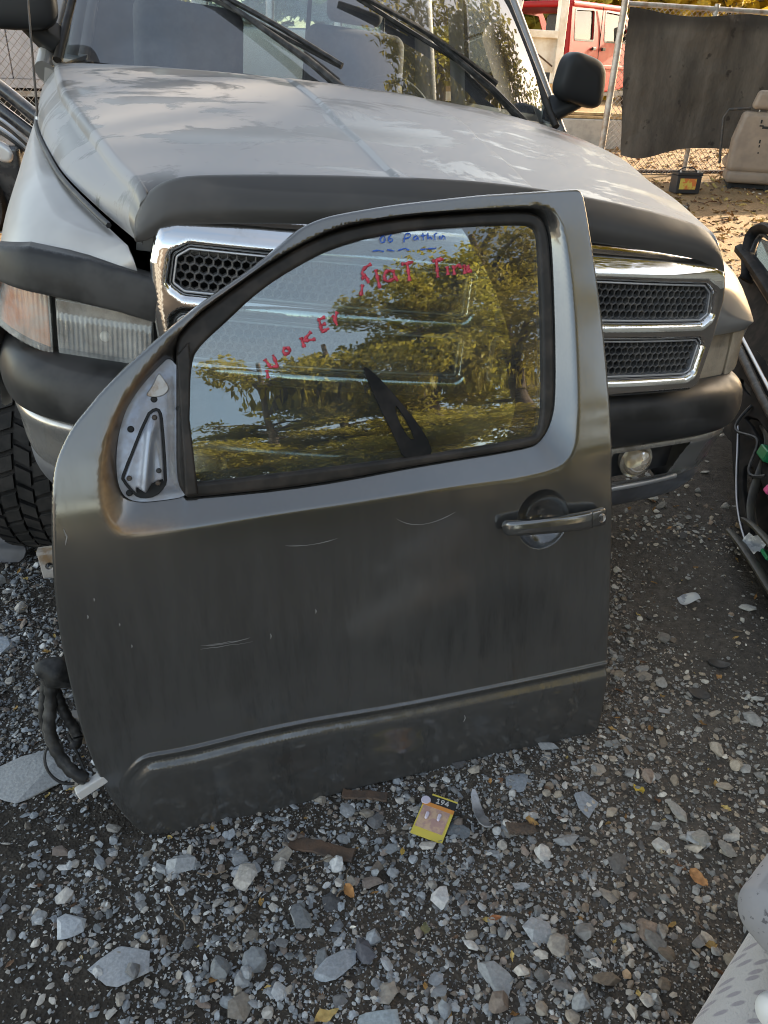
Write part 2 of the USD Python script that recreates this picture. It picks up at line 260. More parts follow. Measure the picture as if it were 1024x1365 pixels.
M['tarp'] = usdkit.material(stage, '/World/Looks/tarp', {
    'tc': ('texture_coordinate', {}), 'mp': ('mapping', dict(scale=(2.2, 2.2, .5))), 'n': ('noise_texture', dict(scale=1.6, detail=8., roughness=.65)), 's': ('noise_texture', dict(scale=7., detail=4., roughness=.5)), 'sr': ('map_range', dict(from_min=.64, from_max=.70, to_min=0., to_max=.8, clamp=True)),
    'c': ('rgb_ramp', dict(ramp=[(.3, (.040, .034, .029)), (.5, (.078, .066, .055)), (.7, (.125, .106, .088))])), 'd': ('mix_color', dict(b=(.018, .015, .013))), 'x': ('separate_xyz', {}), 'hm': ('map_range', dict(from_min=1.70, from_max=1.80, to_min=0., to_max=.75, clamp=True)), 'h': ('mix_color', dict(b=(.022, .019, .017))),
    'bn': ('noise_texture', dict(scale=5., detail=6.)), 'bu': ('bump', dict(strength=.7, distance=.05)), 'p': ('principled_bsdf', dict(roughness=.75, specular_ior_level=.25))},
    [('tc.object', 'mp.vector'), ('mp.vector', 'n.vector'), ('tc.object', 's.vector'), ('tc.object', 'bn.vector'), ('tc.object', 'x.vector'), ('n.fac', 'c.fac'), ('s.fac', 'sr.value'), ('c.color', 'd.a'), ('sr.result', 'd.fac'), ('x.z', 'hm.value'), ('d.result', 'h.a'), ('hm.result', 'h.fac'), ('h.result', 'p.base_color'), ('bn.fac', 'bu.height'), ('bu.normal', 'p.normal')], surface='p.BSDF')
look('tan_vinyl', (.215, .165, .122), .5, c2=(.17, .13, .10), nscale=6., bump=.15, bscale=160., bdist=.002)
look('tan_dark', (.10, .08, .065), .6)
look('battery_case', (.018, .018, .02), .4)
look('battery_label', (.55, .16, .04), .5, c2=(.55, .42, .08), nscale=18., lo=.48, hi=.56)
look('red_paint', (.29, .008, .007), .5, spec=.2, coat=.05, coat_rough=.3, c2=(.24, .007, .006), nscale=3.)
look('white_paint', (.74, .72, .66), .45, coat=.3, c2=(.62, .56, .46), nscale=5.)
look('silver_paint', (.48, .48, .48), .35, .5, coat=.6)
look('black_paint', (.012, .012, .013), .22, coat=.9, c2=(.03, .028, .026), nscale=12., r2=.5)
look('trim_bright', (.45, .45, .46), .3, .8)
look('grey_panel', (.085, .088, .098), .45, .2, c2=(.06, .06, .065), nscale=7., r2=.6)
look('trailer_side', (.44, .40, .40), .6, c2=(.36, .33, .33), nscale=4.)
look('wood_board', (.45, .30, .14), .75, c2=(.30, .19, .09), nscale=12., bump=.3)
look('concrete', (.42, .39, .35), .85, c2=(.32, .30, .27), nscale=9., bump=.3)
look('shed_wall', (.30, .30, .29), .6, .1, c2=(.24, .23, .21), nscale=2.)
look('storage_wall', (.13, .105, .085), .8, c2=(.10, .08, .065), nscale=2.); look('shed_roof', (.16, .15, .14), .6, .2)
look('bark', (.085, .062, .045), .9, c2=(.14, .11, .085), nscale=9., bump=.8, bscale=30., bdist=.02)
look('twig', (.17, .13, .09), .85, c2=(.10, .075, .05), nscale=30.)
look('rusty', (.10, .062, .040), .85, c2=(.055, .042, .034), nscale=20., bump=.6, bscale=90., bdist=.004)
look('blade_metal', (.42, .43, .45), .3, .7, c2=(.25, .25, .26), nscale=40.)
look('card_yellow', (.62, .50, .08), .5)
look('card_black', (.018, .017, .016), .45)
look('card_photo', (.55, .38, .25), .35, c2=(.42, .26, .22), nscale=45., lo=.42, hi=.58)
look('card_orange', (.62, .25, .05), .45)
look('blister', (.55, .50, .58), .2, spec=.6)
look('paper', (.70, .70, .69), .7, c2=(.35, .36, .38), nscale=25., lo=.5, hi=.6)
look('green_plastic', (.01, .16, .06), .4); look('pink_plastic', (.62, .08, .22), .5)
look('olive_plastic', (.055, .050, .036), .55, c2=(.035, .032, .026), nscale=12.)
look('white_plastic', (.50, .49, .47), .5)
M['seat_fabric'] = usdkit.material(stage, '/World/Looks/seat_fabric', {
    'tc': ('texture_coordinate', {}), 'mp': ('mapping', dict(scale=(30., 105., 0.01), rotation=(0, 0, .35))), 'sx': ('separate_xyz', {}), 'br': ('voronoi_texture', dict(scale=1., randomness=.6, metric='euclidean', dimensions='2D')), 'an': ('mapping', dict(scale=(1., 1., 1.0))),
    'mr': ('map_range', dict(from_min=.20, from_max=.30, to_min=.85, to_max=0., clamp=True)), 'n': ('noise_texture', dict(scale=5., detail=4.)), 'c': ('mix_color', dict(a=(.345, .325, .31), b=(.27, .255, .245))), 'd': ('mix_color', dict(b=(.17, .15, .165))), 'w': ('noise_texture', dict(scale=300., detail=3.)),
    'bu': ('bump', dict(strength=.7, distance=.003)), 'p': ('principled_bsdf', dict(roughness=.92, sheen_weight=.2))},
    [('tc.object', 'mp.vector'), ('mp.vector', 'an.vector'), ('an.vector', 'br.vector'), ('br.distance', 'mr.value'), ('tc.object', 'n.vector'), ('tc.object', 'w.vector'), ('n.fac', 'c.fac'), ('c.result', 'd.a'), ('mr.result', 'd.fac'), ('d.result', 'p.base_color'), ('w.fac', 'bu.height'), ('bu.normal', 'p.normal')], surface='p.BSDF')
look('seat_fabric_dark', (.20, .193, .197), .95, c2=(.085, .08, .085), nscale=85., lo=.58, hi=.64, bump=.25, bscale=400., bdist=.002)
def leafy(name, c1, c2, trans=.45):
    M[name] = usdkit.material(stage, '/World/Looks/' + name, {
        'g': ('geometry', {}), 'm': ('mix_color', dict(a=c1, b=c2)), 'd': ('principled_bsdf', dict(roughness=.55, specular_ior_level=.3)), 't': ('translucent_bsdf', {}), 'x': ('mix_closure', dict(fac=trans))},
        [('g.random_per_island', 'm.fac'), ('m.result', 'd.base_color'), ('m.result', 't.color'), ('d.BSDF', 'x.closure1'), ('t.BSDF', 'x.closure2')], surface='x.closure')
leafy('leaf_olive', (.31, .265, .038), (.60, .47, .08), .5); leafy('leaf_green', (.06, .085, .02), (.13, .13, .03)); leafy('leaf_yellow', (.42, .30, .03), (.55, .42, .06))
pane('door_glass', 2.25, (.80, .88, .88), dirt=.03)
pane('windshield_glass', 2.2, (.50, .56, .60), dirt=.07, dirtcol=(.36, .36, .39))
pane('window_glass', 1.6, (.85, .9, .88), dirt=.05); pane('tinted_glass', 1.7, (.30, .36, .34), dirt=.06)
pane('lens_glass', 1.7, (.98, .98, .95), rough=.05, dirt=.30, dirtcol=(.72, .71, .66), dscale=14.)
pane('lens_painted_warm', 1.6, (.85, .78, .62), rough=.10, dirt=.80, dirtcol=(.50, .40, .29), dscale=8.)  # warm ground reflection painted into the right lamp lens colour; fog lamps share it
# outlines of the loose door, in metres along and up its own face
DOOR = {"outer":[[0.9618,1.1929],[0.9339,1.1933],[0.869,1.1904],[0.7868,1.1868],[0.7463,1.1854],[0.6424,1.1769],[0.5788,1.1717],[0.5155,1.1634],[0.4599,1.1555],[0.4235,1.1461],[0.3987,1.1353],[0.3807,1.1232],[0.3217,1.081],[0.2647,1.0471],[0.2087,1.0149],[0.1583,0.9804],[0.1082,0.9441],[0.0693,0.9147],[0.0303,0.882],[0.0028,0.8536],[-0.0203,0.831],[-0.0407,0.8022],[-0.0562,0.7741],[-0.0664,0.744],[-0.0765,0.6827],[-0.0852,0.6177],[-0.0919,0.5505],[-0.0953,0.4803],[-0.0945,0.4291],[-0.0921,0.3454],[-0.0874,0.2649],[-0.0777,0.1959],[-0.0666,0.1322],[-0.0517,0.0919],[-0.0311,0.0366],[-0.0111,0.0027],[-0.0004,-0.005],[0.0718,-0.0166],[0.1777,-0.0236],[0.3047,-0.0123],[0.4365,-0.0072],[0.527,-0.0056],[0.7162,-0.007],[0.9195,-0.009],[1.0028,-0.0085],[1.0231,0.0021],[1.0234,0.1025],[1.0206,0.1886],[1.0154,0.3487],[1.0078,0.538],[1.004,0.62],[1.0,0.7147],[0.9961,0.8652],[0.9871,0.9826],[0.9768,1.0831],[0.9687,1.1537]],
 "seal_out":[[0.8422,1.1574],[0.7585,1.1563],[0.6697,1.1526],[0.5973,1.1488],[0.5266,1.1413],[0.4569,1.1275],[0.3889,1.1015],[0.3199,1.0648],[0.2627,1.0309],[0.2064,0.9963],[0.1773,0.9731],[0.1638,0.9553],[0.1592,0.9281],[0.1464,0.8243],[0.133,0.7155],[0.145,0.6874],[0.1523,0.6831],[0.3756,0.6799],[0.601,0.6954],[0.8273,0.7035],[0.8527,0.7158],[0.8739,0.7466],[0.8853,0.8031],[0.8911,0.9217],[0.8943,1.0857],[0.8877,1.1331],[0.8736,1.15]],
 "glass":[[0.8173,1.1325],[0.7417,1.1317],[0.6675,1.1294],[0.595,1.1253],[0.5239,1.1154],[0.4539,1.0994],[0.3854,1.0699],[0.3162,1.0328],[0.2462,0.9778],[0.2042,0.9464],[0.1833,0.9202],[0.1689,0.8222],[0.1554,0.7103],[0.1979,0.7079],[0.378,0.709],[0.558,0.7109],[0.828,0.7213],[0.8484,0.7342],[0.8583,0.7981],[0.8659,0.9389],[0.8692,1.0753],[0.8693,1.117],[0.8559,1.1303]],
 "bezel":[[0.8427,1.1629],[0.6702,1.1579],[0.5271,1.1464],[0.4576,1.1339],[0.3895,1.1065],[0.3207,1.0723],[0.2636,1.0384],[0.2073,1.0037],[0.1557,0.9595],[0.1095,0.9155],[0.0739,0.876],[0.0444,0.8349],[0.0265,0.7954],[0.0138,0.75],[0.0097,0.7107],[0.0101,0.6779],[0.0177,0.6528],[0.0344,0.6397],[0.0777,0.635],[0.181,0.636],[0.3167,0.6418],[0.4887,0.6429],[0.6411,0.6478],[0.7741,0.6471],[0.864,0.6552],[0.8978,0.6715],[0.9148,0.7004],[0.9205,0.7527],[0.9235,0.822],[0.9243,0.9196],[0.9204,1.0384],[0.9103,1.1229],[0.8945,1.1496],[0.8744,1.1596]],
 "sail":[[0.1592,0.9281],[0.1234,0.8995],[0.0925,0.8694],[0.0689,0.8377],[0.0524,0.7953],[0.0443,0.7517],[0.0437,0.7196],[0.051,0.7004],[0.0723,0.6925],[0.1163,0.6923],[0.1445,0.6942],[0.1469,0.7139],[0.1338,0.7221]],
 "crease":[[-0.0428,0.1166],[-0.0369,0.1504],[-0.0204,0.1722],[0.0099,0.1954],[0.0446,0.197],[0.1948,0.2006],[0.3377,0.2027],[0.4878,0.1968],[0.7054,0.1944],[0.8976,0.1949],[1.0179,0.197]],
 "ridge":[[0.0057,0.1618],[0.09,0.1626],[0.236,0.1592],[0.4872,0.162],[0.7061,0.1697],[1.001,0.1712]],
 "handle":[[0.7444,0.556],[0.7776,0.5562],[0.871,0.5548],[0.9338,0.5528],[0.9765,0.5521]],
 "cup":[[0.8434,0.5568],[0.8425,0.6188],[0.8451,0.4931],[0.7858,0.5646],[0.9024,0.5489]],
 "lock":[[0.955,0.5549]],
 "tri":[[0.1127,0.8433],[0.1199,0.8395],[0.1214,0.8228],[0.1156,0.7229],[0.1114,0.7099],[0.0942,0.6957],[0.0735,0.6945],[0.0616,0.7014],[0.045,0.7285],[0.047,0.7362],[0.0989,0.8342]],
 "sailholes":[[0.1133,0.8598],[0.0686,0.8132],[0.0524,0.7046],[0.1534,0.8407]],
 "tribolts":[[0.1101,0.8305],[0.1057,0.7391],[0.0554,0.7315],[0.102,0.7175]],
 "hinge1":[[-0.1205,0.5982],[-0.0889,0.5962],[-0.0968,0.545],[-0.1231,0.5507]],
 "hinge2":[[-0.1204,0.2569],[-0.0876,0.2624],[-0.0884,0.2013],[-0.1189,0.2056]],
 "boot":[[-0.1539,0.3798],[-0.1374,0.3872],[-0.0943,0.3547],[-0.1054,0.3251],[-0.1427,0.3539]],
 "scr1":[[0.14,0.406],[0.1846,0.4037],[0.239,0.3996],[0.2343,0.3942],[0.184,0.3976],[0.1372,0.3988]],
 "scr2":[[0.3114,0.5768],[0.3606,0.5719],[0.4115,0.5772]],
 "scr3":[[0.5299,0.5997],[0.5682,0.5825],[0.6178,0.5855],[0.6516,0.5973]],
 "red":[[[0.5268,1.07],[0.5121,1.0628],[0.5077,1.0534],[0.5155,1.0485],[0.5075,1.045]],[[0.5068,1.045],[0.5155,1.0485],[0.5199,1.0367]],[[0.5071,1.0341],[0.5024,1.0149]],[[0.5349,1.06],[0.5366,1.049],[0.54,1.0261]],[[0.5697,1.0554],[0.5572,1.0579],[0.5492,1.0484],[0.5537,1.0366],[0.5699,1.0424]],[[0.5685,1.0574],[0.5703,1.0463],[0.5766,1.0375]],[[0.5975,1.0693],[0.5994,1.0366]],[[0.5866,1.0678],[0.6099,1.0709]],[[0.6656,1.0748],[0.656,1.0738],[0.6567,1.0407]],[[0.6484,1.0708],[0.6707,1.0739]],[[0.6768,1.0598],[0.6777,1.0445]],[[0.6896,1.0613],[0.6903,1.044]],[[0.689,1.0547],[0.6994,1.0623],[0.7064,1.0567]],[[0.7137,1.0551],[0.7217,1.0601],[0.7154,1.0484],[0.7261,1.0506]],[[0.712,1.0618],[0.7121,1.0451]],[[0.3141,0.8946],[0.3151,0.8798]],[[0.3123,0.9139],[0.3212,0.8992],[0.3344,0.8995],[0.3281,0.9204]],[[0.3511,0.9316],[0.3465,0.9255],[0.351,0.9188],[0.3602,0.9233],[0.3589,0.9298],[0.3511,0.9316]],[[0.3821,0.9475],[0.3869,0.9292]],[[0.4018,0.9559],[0.3854,0.9409],[0.4085,0.9427]],[[0.4189,0.9774],[0.422,0.9547],[0.4362,0.9603]],[[0.4191,0.9658],[0.4303,0.969]],[[0.4174,0.9762],[0.4301,0.9806]],[[0.4439,0.9824],[0.4514,0.9756]],[[0.4541,0.9883],[0.448,0.9757],[0.4517,0.9646]]],
 "blue":[[[0.5549,1.1192],[0.5487,1.1142],[0.5508,1.1065],[0.558,1.1088],[0.5589,1.1178],[0.5549,1.1192]],[[0.5721,1.122],[0.5642,1.1138],[0.5663,1.1073],[0.5737,1.1097],[0.5713,1.1149],[0.5655,1.1125]],[[0.5947,1.1065],[0.5991,1.1225],[0.6091,1.1216],[0.6084,1.1152],[0.5982,1.1135]],[[0.6216,1.1174],[0.6157,1.1163],[0.6136,1.1098],[0.621,1.1109],[0.623,1.1174],[0.6237,1.1095]],[[0.6336,1.1223],[0.6338,1.1093]],[[0.6288,1.1172],[0.6405,1.1182]],[[0.6437,1.122],[0.6426,1.1103],[0.6475,1.1154],[0.6513,1.1101]],[[0.6627,1.1215],[0.6566,1.1191],[0.657,1.1086]],[[0.6665,1.1162],[0.6667,1.1096]],[[0.6703,1.1095],[0.6724,1.116],[0.6767,1.1146],[0.6777,1.1093]],[[0.5326,1.0929],[0.5432,1.0939],[0.5535,1.0916]],[[0.5608,1.0946],[0.5747,1.0916]],[[0.5819,1.0926],[0.5965,1.0961],[0.6033,1.0919]],[[0.625,1.0926],[0.6396,1.0934],[0.6579,1.0941]]]}
SEAT_C = [((.489, .585, .199), .040), ((.569, .658, .287), .040), ((.416, .515, .137), .040), ((.700, .645, .264), .05), ((.640, .480, .139), .05), ((.62, .58, .10), .05)]
SEAT_B = [((.526, .644, .404), .042), ((.578, .690, .424), .042), ((.575, .590, .370), .042), ((.660, .718, .453), .05), ((.640, .587, .364), .05), ((.64, .66, .33), .05)]
SEAT_K = [(.503, .546, .350), (.527, .545, .347)]

# ------------------------------------------------------------------ ground
def axis(c0, c1, step, lo, hi, grow=1.12):
    a = list(np.arange(c0, c1 + 1e-9, step)); d = step
    while a[-1] < hi: d *= grow; a.append(a[-1] + d)
    d = step
    while a[0] > lo: d *= grow; a.insert(0, a[0] - d)
    return np.array(a)
GX, GY = axis(-1.7, 2.3, .016, -260, 260), axis(.35, 4.2, .016, -260, 300)
gx, gy = np.meshgrid(GX, GY, indexing='ij')
gp = np.stack([gx, gy, np.zeros_like(gx)], -1)
near = np.exp(-((gx / 9) ** 2 + ((gy - 3) / 9) ** 2))
def rough_ground(x, y):
    p = np.stack([x, y, np.zeros_like(x)], -1)
    return (.030 * (meshkit.fbm(p * 1.6, 3, 1) - .5) + .016 * (meshkit.fbm(p * 9, 3, 2) - .5) + .010 * (meshkit.fbm(p * 38, 2, 3) - .5))
gp[..., 2] = ground_z(gx, gy) + rough_ground(gx, gy) * (.15 + .85 * near) - .004
ground = structure('ground')
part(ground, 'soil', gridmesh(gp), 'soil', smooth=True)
def surf(x, y): return ground_z(x, y) + rough_ground(np.asarray(x, float), np.asarray(y, float)) - .004

rng = np.random.default_rng(11)
def stone_proto(n, flat, seed):
    r = np.random.default_rng(seed); p = r.normal(size=(n, 3)); p /= np.linalg.norm(p, axis=1, keepdims=True); p *= r.uniform(.72, 1, (n, 1))
    p *= [1, r.uniform(.55, .95), flat]; return hull(p)
big = [stone_proto(13 if k % 2 else 22, f, 40 + k) for k, f in enumerate([.30, .18, .45, .22, .40, .26, .55, .17, .65, .24])]
small = [stone_proto(8, f, 80 + k) for k, f in enumerate([.35, .5, .7, .3, .6, .8])]
PAL = np.array([(.22, .235, .25), (.28, .29, .295), (.17, .18, .185), (.13, .13, .13), (.24, .215, .18), (.32, .30, .27), (.15, .125, .10), (.42, .42, .41), (.19, .155, .13), (.09, .09, .092)])
PW = np.array([.20, .18, .13, .10, .11, .11, .07, .06, .06, .03]); PW = PW / PW.sum()
def rot_small(n, tilt):
    a = rng.uniform(0, 2 * np.pi, n); tx, ty = rng.normal(0, tilt, n), rng.normal(0, tilt, n)
    ca, sa = np.cos(a), np.sin(a); Rz = np.zeros((n, 3, 3)); Rz[:, 0, 0] = ca; Rz[:, 0, 1] = -sa; Rz[:, 1, 0] = sa; Rz[:, 1, 1] = ca; Rz[:, 2, 2] = 1
    Rx = np.zeros((n, 3, 3)); Rx[:, 0, 0] = 1; Rx[:, 1, 1] = np.cos(tx); Rx[:, 1, 2] = -np.sin(tx); Rx[:, 2, 1] = np.sin(tx); Rx[:, 2, 2] = np.cos(tx)
    Ry = np.zeros((n, 3, 3)); Ry[:, 1, 1] = 1; Ry[:, 0, 0] = np.cos(ty); Ry[:, 0, 2] = np.sin(ty); Ry[:, 2, 0] = -np.sin(ty); Ry[:, 2, 2] = np.cos(ty)
    return Rx @ Ry @ Rz
def density(x, y):
    """how stony the ground is: gravelly to the left and in front of the door, mostly soil to the right"""
    p = np.stack([x, y, np.zeros_like(x)], -1); n = meshkit.fbm(p * 2.2, 3, 9)
    left = sm((0.75 - x) / 1.1)
    return np.clip((.36 + .95 * left) * (.25 + 1.75 * sm((n - .32) / .34)), .10, 1.25)
def scatter(n, size, box_, protos, tilt=.25, pal=None, power=True):
    x0, x1, y0, y1 = box_; x = rng.uniform(x0, x1, n * 3); y = rng.uniform(y0, y1, n * 3)
    k = rng.uniform(0, 1.25, n * 3) < density(x, y); x, y = x[k][:n], y[k][:n]; n = len(x)
    u = rng.uniform(0, 1, n); s = (size[0] ** -1.6 + u * (size[1] ** -1.6 - size[0] ** -1.6)) ** (-1 / 1.6)
    c = PAL[rng.choice(len(PAL), n, p=PW)] * rng.uniform(.75, 1.3, (n, 1))
    c = c * (1 + np.array([.12, .0, -.16]) * sm((x - .0) / .8)[:, None])
    return x, y, s, c, rng.integers(0, len(protos), n), rot_small(n, tilt)
def merge(x, y, s, c, pi, Rm, protos, sink=.25):
    V, Fc, T, o = [], [], [], 0; z = surf(x, y)
    for k, (pv, pf) in enumerate(protos):
        i = np.nonzero(pi == k)[0]
        if not len(i): continue
        v = np.einsum('nij,vj->nvi', Rm[i], pv) * s[i][:, None, None]; h = -v[..., 2].min(1)
        v += np.stack([x[i], y[i], z[i] + h * (1 - 2 * sink)], -1)[:, None]
        V.append(v.reshape(-1, 3)); Fc.append((pf[None] + (np.arange(len(i)) * len(pv))[:, None, None]).reshape(-1, 3) + o); T.append(np.repeat(c[i], len(pv), 0)); o += v.shape[0] * v.shape[1]
    return tm(np.vstack(V), np.vstack(Fc)), np.vstack(T)
sx, sy, ss, sc, sp, sr = scatter(2700, (.0090, .034), (-1.6, 1.9, .45, 3.2), big)
rank = np.argsort(-ss / np.hypot(np.hypot(sx, sy), 1.3)); keep = rank[:290]; rest = rank[290:]
for i in keep:
    one = np.array([i]); m_, t_ = merge(sx[one], sy[one], ss[one], sc[one], sp[one], sr[one], big)
    part(ground, 'stone', m_, 'stone', prim=dict(tint=t_))
m_, t_ = merge(sx[rest], sy[rest], ss[rest], sc[rest], sp[rest], sr[rest], big); ms, ts = [m_], [t_]
for n_, size, bx_, pr_ in ((22000, (.0040, .0130), (-1.2, 1.6, .45, 2.4), big), (75000, (.0017, .0055), (-1.1, 1.4, .45, 2.2), small), (9000, (.006, .024), (-3.5, 4.5, 2.2, 7.5), small), (2500, (.01, .05), (-8, 8, 6, 14), small)):
    a = scatter(n_, size, bx_, pr_, tilt=.35); m_, t_ = merge(*a, pr_); ms.append(m_); ts.append(t_)
part(ground, 'gravel', cat_(ms), 'stone', kind='stuff', prim=dict(tint=np.vstack(ts)))

# dry leaf crumbs over the soil, and the litter in the sunny corner at the back
def leaf_proto(seed, w=.45):
    r = np.random.default_rng(seed); t = np.linspace(0, 1, 7); hw = w * np.sin(np.pi * t ** .8) * .5 + .004; cup = r.uniform(-.25, .35)
    mid = np.stack([t - .5, np.zeros(7), .25 * cup * np.cos(3 * t) + r.normal(0, .02, 7)], 1)
    L_ = mid + np.stack([0 * t, hw * r.uniform(.8, 1.15, 7), .12 + 0 * t + r.normal(0, .05, 7)], 1); R_ = mid + np.stack([0 * t, -hw * r.uniform(.8, 1.15, 7), .10 + r.normal(0, .05, 7)], 1)
    g = gridmesh(np.stack([L_, mid, R_], 1)); return np.array(g.vertices), np.array(g.faces)
leaves_p = [leaf_proto(200 + k, w) for k, w in enumerate((.45, .6, .35, .5, .7, .4))]
LP = np.array([(.26, .14, .05), (.34, .21, .07), (.18, .09, .045), (.40, .29, .10), (.13, .08, .05)])
def leaf_field(n, size, bx_, seed):
    r = np.random.default_rng(seed); x, y = r.uniform(bx_[0], bx_[1], n), r.uniform(bx_[2], bx_[3], n); s = r.uniform(*size, n)
    return merge(x, y, s, LP[r.integers(0, len(LP), n)] * r.uniform(.7, 1.2, (n, 1)), r.integers(0, len(leaves_p), n), rot_small(n, .3), leaves_p, sink=.0)
m1, t1 = leaf_field(520, (.008, .024), (-1.2, 1.5, .5, 2.6), 3); m2, t2 = leaf_field(5200, (.03, .08), (.8, 8.5, 4.6, 11.5), 4); m3, t3 = leaf_field(1600, (.02, .06), (-8, .8, 5.5, 13), 5)
lf = part(None, 'leaf_litter', cat_([m1, m2, m3]), 'litter', kind='stuff', prim=dict(tint=np.vstack([t1, t2, t3]))); lf.SetCustomDataByKey('label', 'dry leaf crumbs and litter lying over the soil'); lf.SetCustomDataByKey('category', 'leaf litter')

# ------------------------------------------------------------------ the pickup truck
TM = place(.094, 1.578, 0) @ trimesh.transformations.rotation_matrix(math.radians(16.58), [0, 0, 1]) @ trimesh.transformations.rotation_matrix(math.radians(5.5), [0, 1, 0])
truck = thing('pickup_truck', 'silver pickup truck with peeling hood paint and chrome honeycomb grille, behind the loose door', 'pickup truck', TM)
def gY(x, z): return .2 * x * x - .03 + (z - .75) * .12 + 9. * np.maximum(0, z - .982) ** 2
def gto(u, v, h): return np.stack([u + .008, gY(u, v) - h, v], 1)
def mir(p): return [(-x, z) for x, z in p][::-1]
cf = [(0, 1.064), (.272, 1.059), (.462, 1.051), (.604, 1.038), (.636, 1.022), (.650, .956), (.645, .868), (.628, .756), (.60, .742), (.379, .738), (0, .736)]
cf = Polygon(cf + [(-x, z) for x, z in cf[1:-1]][::-1]).buffer(-.012).buffer(.012)
up_ = [(.036, .905), (.036, .990), (.295, .992), (.578, .990), (.604, .972), (.611, .92), (.588, .905)]; lo_ = [(.036, .782), (.036, .866), (.590, .866), (.604, .855), (.595, .789), (.575, .780)]
opens = [Polygon(q).buffer(-.01).buffer(.01) for q in (up_, lo_, mir(up_), mir(lo_))]
fr = cf
for q in opens: fr = fr.difference(q)
gp_ = part(truck, 'grille_surround', solid(fr, .005, gto, thick=.045, round_=.017, back=False), 'chrome', smooth=80)
for q in opens:                                           # thin bright lip inside each opening and honeycomb behind it
    part(truck, 'opening_trim', solid(q.buffer(-.001).difference(q.buffer(-.006)), .004, lambda u, v, h: gto(u, v, h - .012), thick=.02, round_=.002, back=False), 'trim_bright', smooth=50)
    pit = .0172; R_ = pit / math.sqrt(3); x0, z0, x1, z1 = q.bounds; vs, fs, o = [], [], 0; an = np.radians(np.arange(6) * 60 + 30); hx = np.stack([np.cos(an), np.sin(an)], 1)
    row = 0; zc = z0
    while zc < z1 + R_:
        for xc in np.arange(x0 - pit + (row % 2) * pit / 2, x1 + pit, pit):
            if q.buffer(.001).contains(Point(xc, zc)):
                a = hx * R_ + [xc, zc]; b_ = hx * R_ * .80 + [xc, zc]; d = 0 * a[:, 0]
                P = np.vstack([gto(a[:, 0], a[:, 1], d - .020), gto(b_[:, 0], b_[:, 1], d - .021), gto(b_[:, 0], b_[:, 1], d - .036)])
                i = np.arange(6); j = (i + 1) % 6; vs.append(P)
                fs.append(np.vstack([np.stack([i, j, i + 6], 1), np.stack([j, j + 6, i + 6], 1), np.stack([i + 6, j + 6, i + 12], 1), np.stack([j + 6, j + 12, i + 12], 1)]) + o); o += 18
        row += 1; zc += pit * math.sqrt(3) / 2
    part(truck, 'honeycomb', tm(np.vstack(vs), np.vstack(fs)), 'mesh_plastic')
part(truck, 'radiator_light_block', box(-.60, .60, .20, .30, .50, .98), 'near_black')  # dark filler box standing for the radiator, added to block light
# badge: dark plate with a silver horned head
ez = 1.022; em = Polygon([(-.022, .998), (.048, .998), (.05, 1.038), (.044, 1.05), (-.018, 1.05), (-.024, 1.038)]).buffer(-.004).buffer(.006)
bd = part(truck, 'badge', solid(em, .003, lambda u, v, h: np.stack([u, gY(u, v * .5 + .49) - .014 - h - .01, v], 1), thick=.014, round_=.004, back=False), 'near_black', smooth=40)
def eb(x, z, d=.033): return np.array([.013 + x, gY(.013, ez) - d, ez + z])
horn = [tube([eb(s * a, b) for a, b in ((.003, .012), (.012, .017), (.021, .012), (.023, .001), (.018, -.010), (.011, -.012), (.009, -.004))], np.linspace(.0062, .003, 7), 8) for s in (-1, 1)]
face = blobs([(eb(0, .010), .007), (eb(0, -.004), .006), (eb(0, -.020), .004)])
part(bd, 'silver_head', cat_(horn + [face]), 'bulb_white', smooth=60)
# hood
Ye = [.09, .25, .45, .65, .95, 1.25, 1.60]
Xc = PchipInterpolator(Ye, [.645, .690, .735, .775, .835, .865, .895]); Zc = PchipInterpolator(Ye, [1.082, 1.100, 1.128, 1.150, 1.192, 1.218, 1.240])
Xs = PchipInterpolator(Ye, [.652, .735, .810, .850, .898, .930, .955]); Zs = PchipInterpolator(Ye, [.972, 1.010, 1.045, 1.062, 1.082, 1.092, 1.10])
def hood():
    top = np.sort(np.concatenate([np.linspace(0, .20, 8), np.linspace(.212, .262, 15), np.linspace(.275, 1, 19)])); nv = 60; rows = []
    for k, v in enumerate(np.linspace(-.12, 1, nv)):
        vv = max(v, 0); ye = .09 + (1.56 - .09) * vv; xc, zc, xs, zs = Xc(ye), Zc(ye), Xs(ye), Zs(ye); pts = []
        for u in top:
            x = u * xc * .985; yf = .088 + .062 * (x / .65) ** 2; yr = 1.25 + .31 * (x / .88) ** 2; y = yf + (yr - yf) * vv
            z = zc + .045 * (1 - u ** 2.3) + .008 * sm((.240 - u) / .018 + .5) * min(1, max(0, (1.06 - vv) * 6))
            q = min(1, (y - yf) / .09); z -= .035 * (1 - math.sqrt(max(0, 1 - (1 - q) ** 2)))
            pts.append([x, y, z])
        for a in np.linspace(0.15, 1, 6):                 # the rolled edge
            x = xc * .985 + .022 * math.sin(a * np.pi / 2); z = zc - .026 * (1 - math.cos(a * np.pi / 2)); q = min(1, (pts[41][1] - .13) / .09); z -= .035 * (1 - math.sqrt(max(0, 1 - (1 - max(q, 0)) ** 2)))
            pts.append([x, pts[41][1], z])
        e0 = np.array(pts[-1])
        for a in np.linspace(.12, 1, 8): pts.append(list(e0 + (np.array([xs, e0[1] + .0, zs]) - e0) * a + [0.012 * math.sin(a * np.pi), 0, 0]))
        P = np.array(pts)
        if v < 0: P[:, 2] += (1.0 - P[:, 2]) * np.minimum(1, -v / .12) ** 1.2; P[:, 1] += .03 * (-v / .12) ** 2
        L_ = P[:0:-1].copy(); L_[:, 0] *= -1; rows.append(np.vstack([L_, P]))
    return gridmesh(np.array(rows))
part(truck, 'hood', hood(), 'truck_paint', smooth=50)
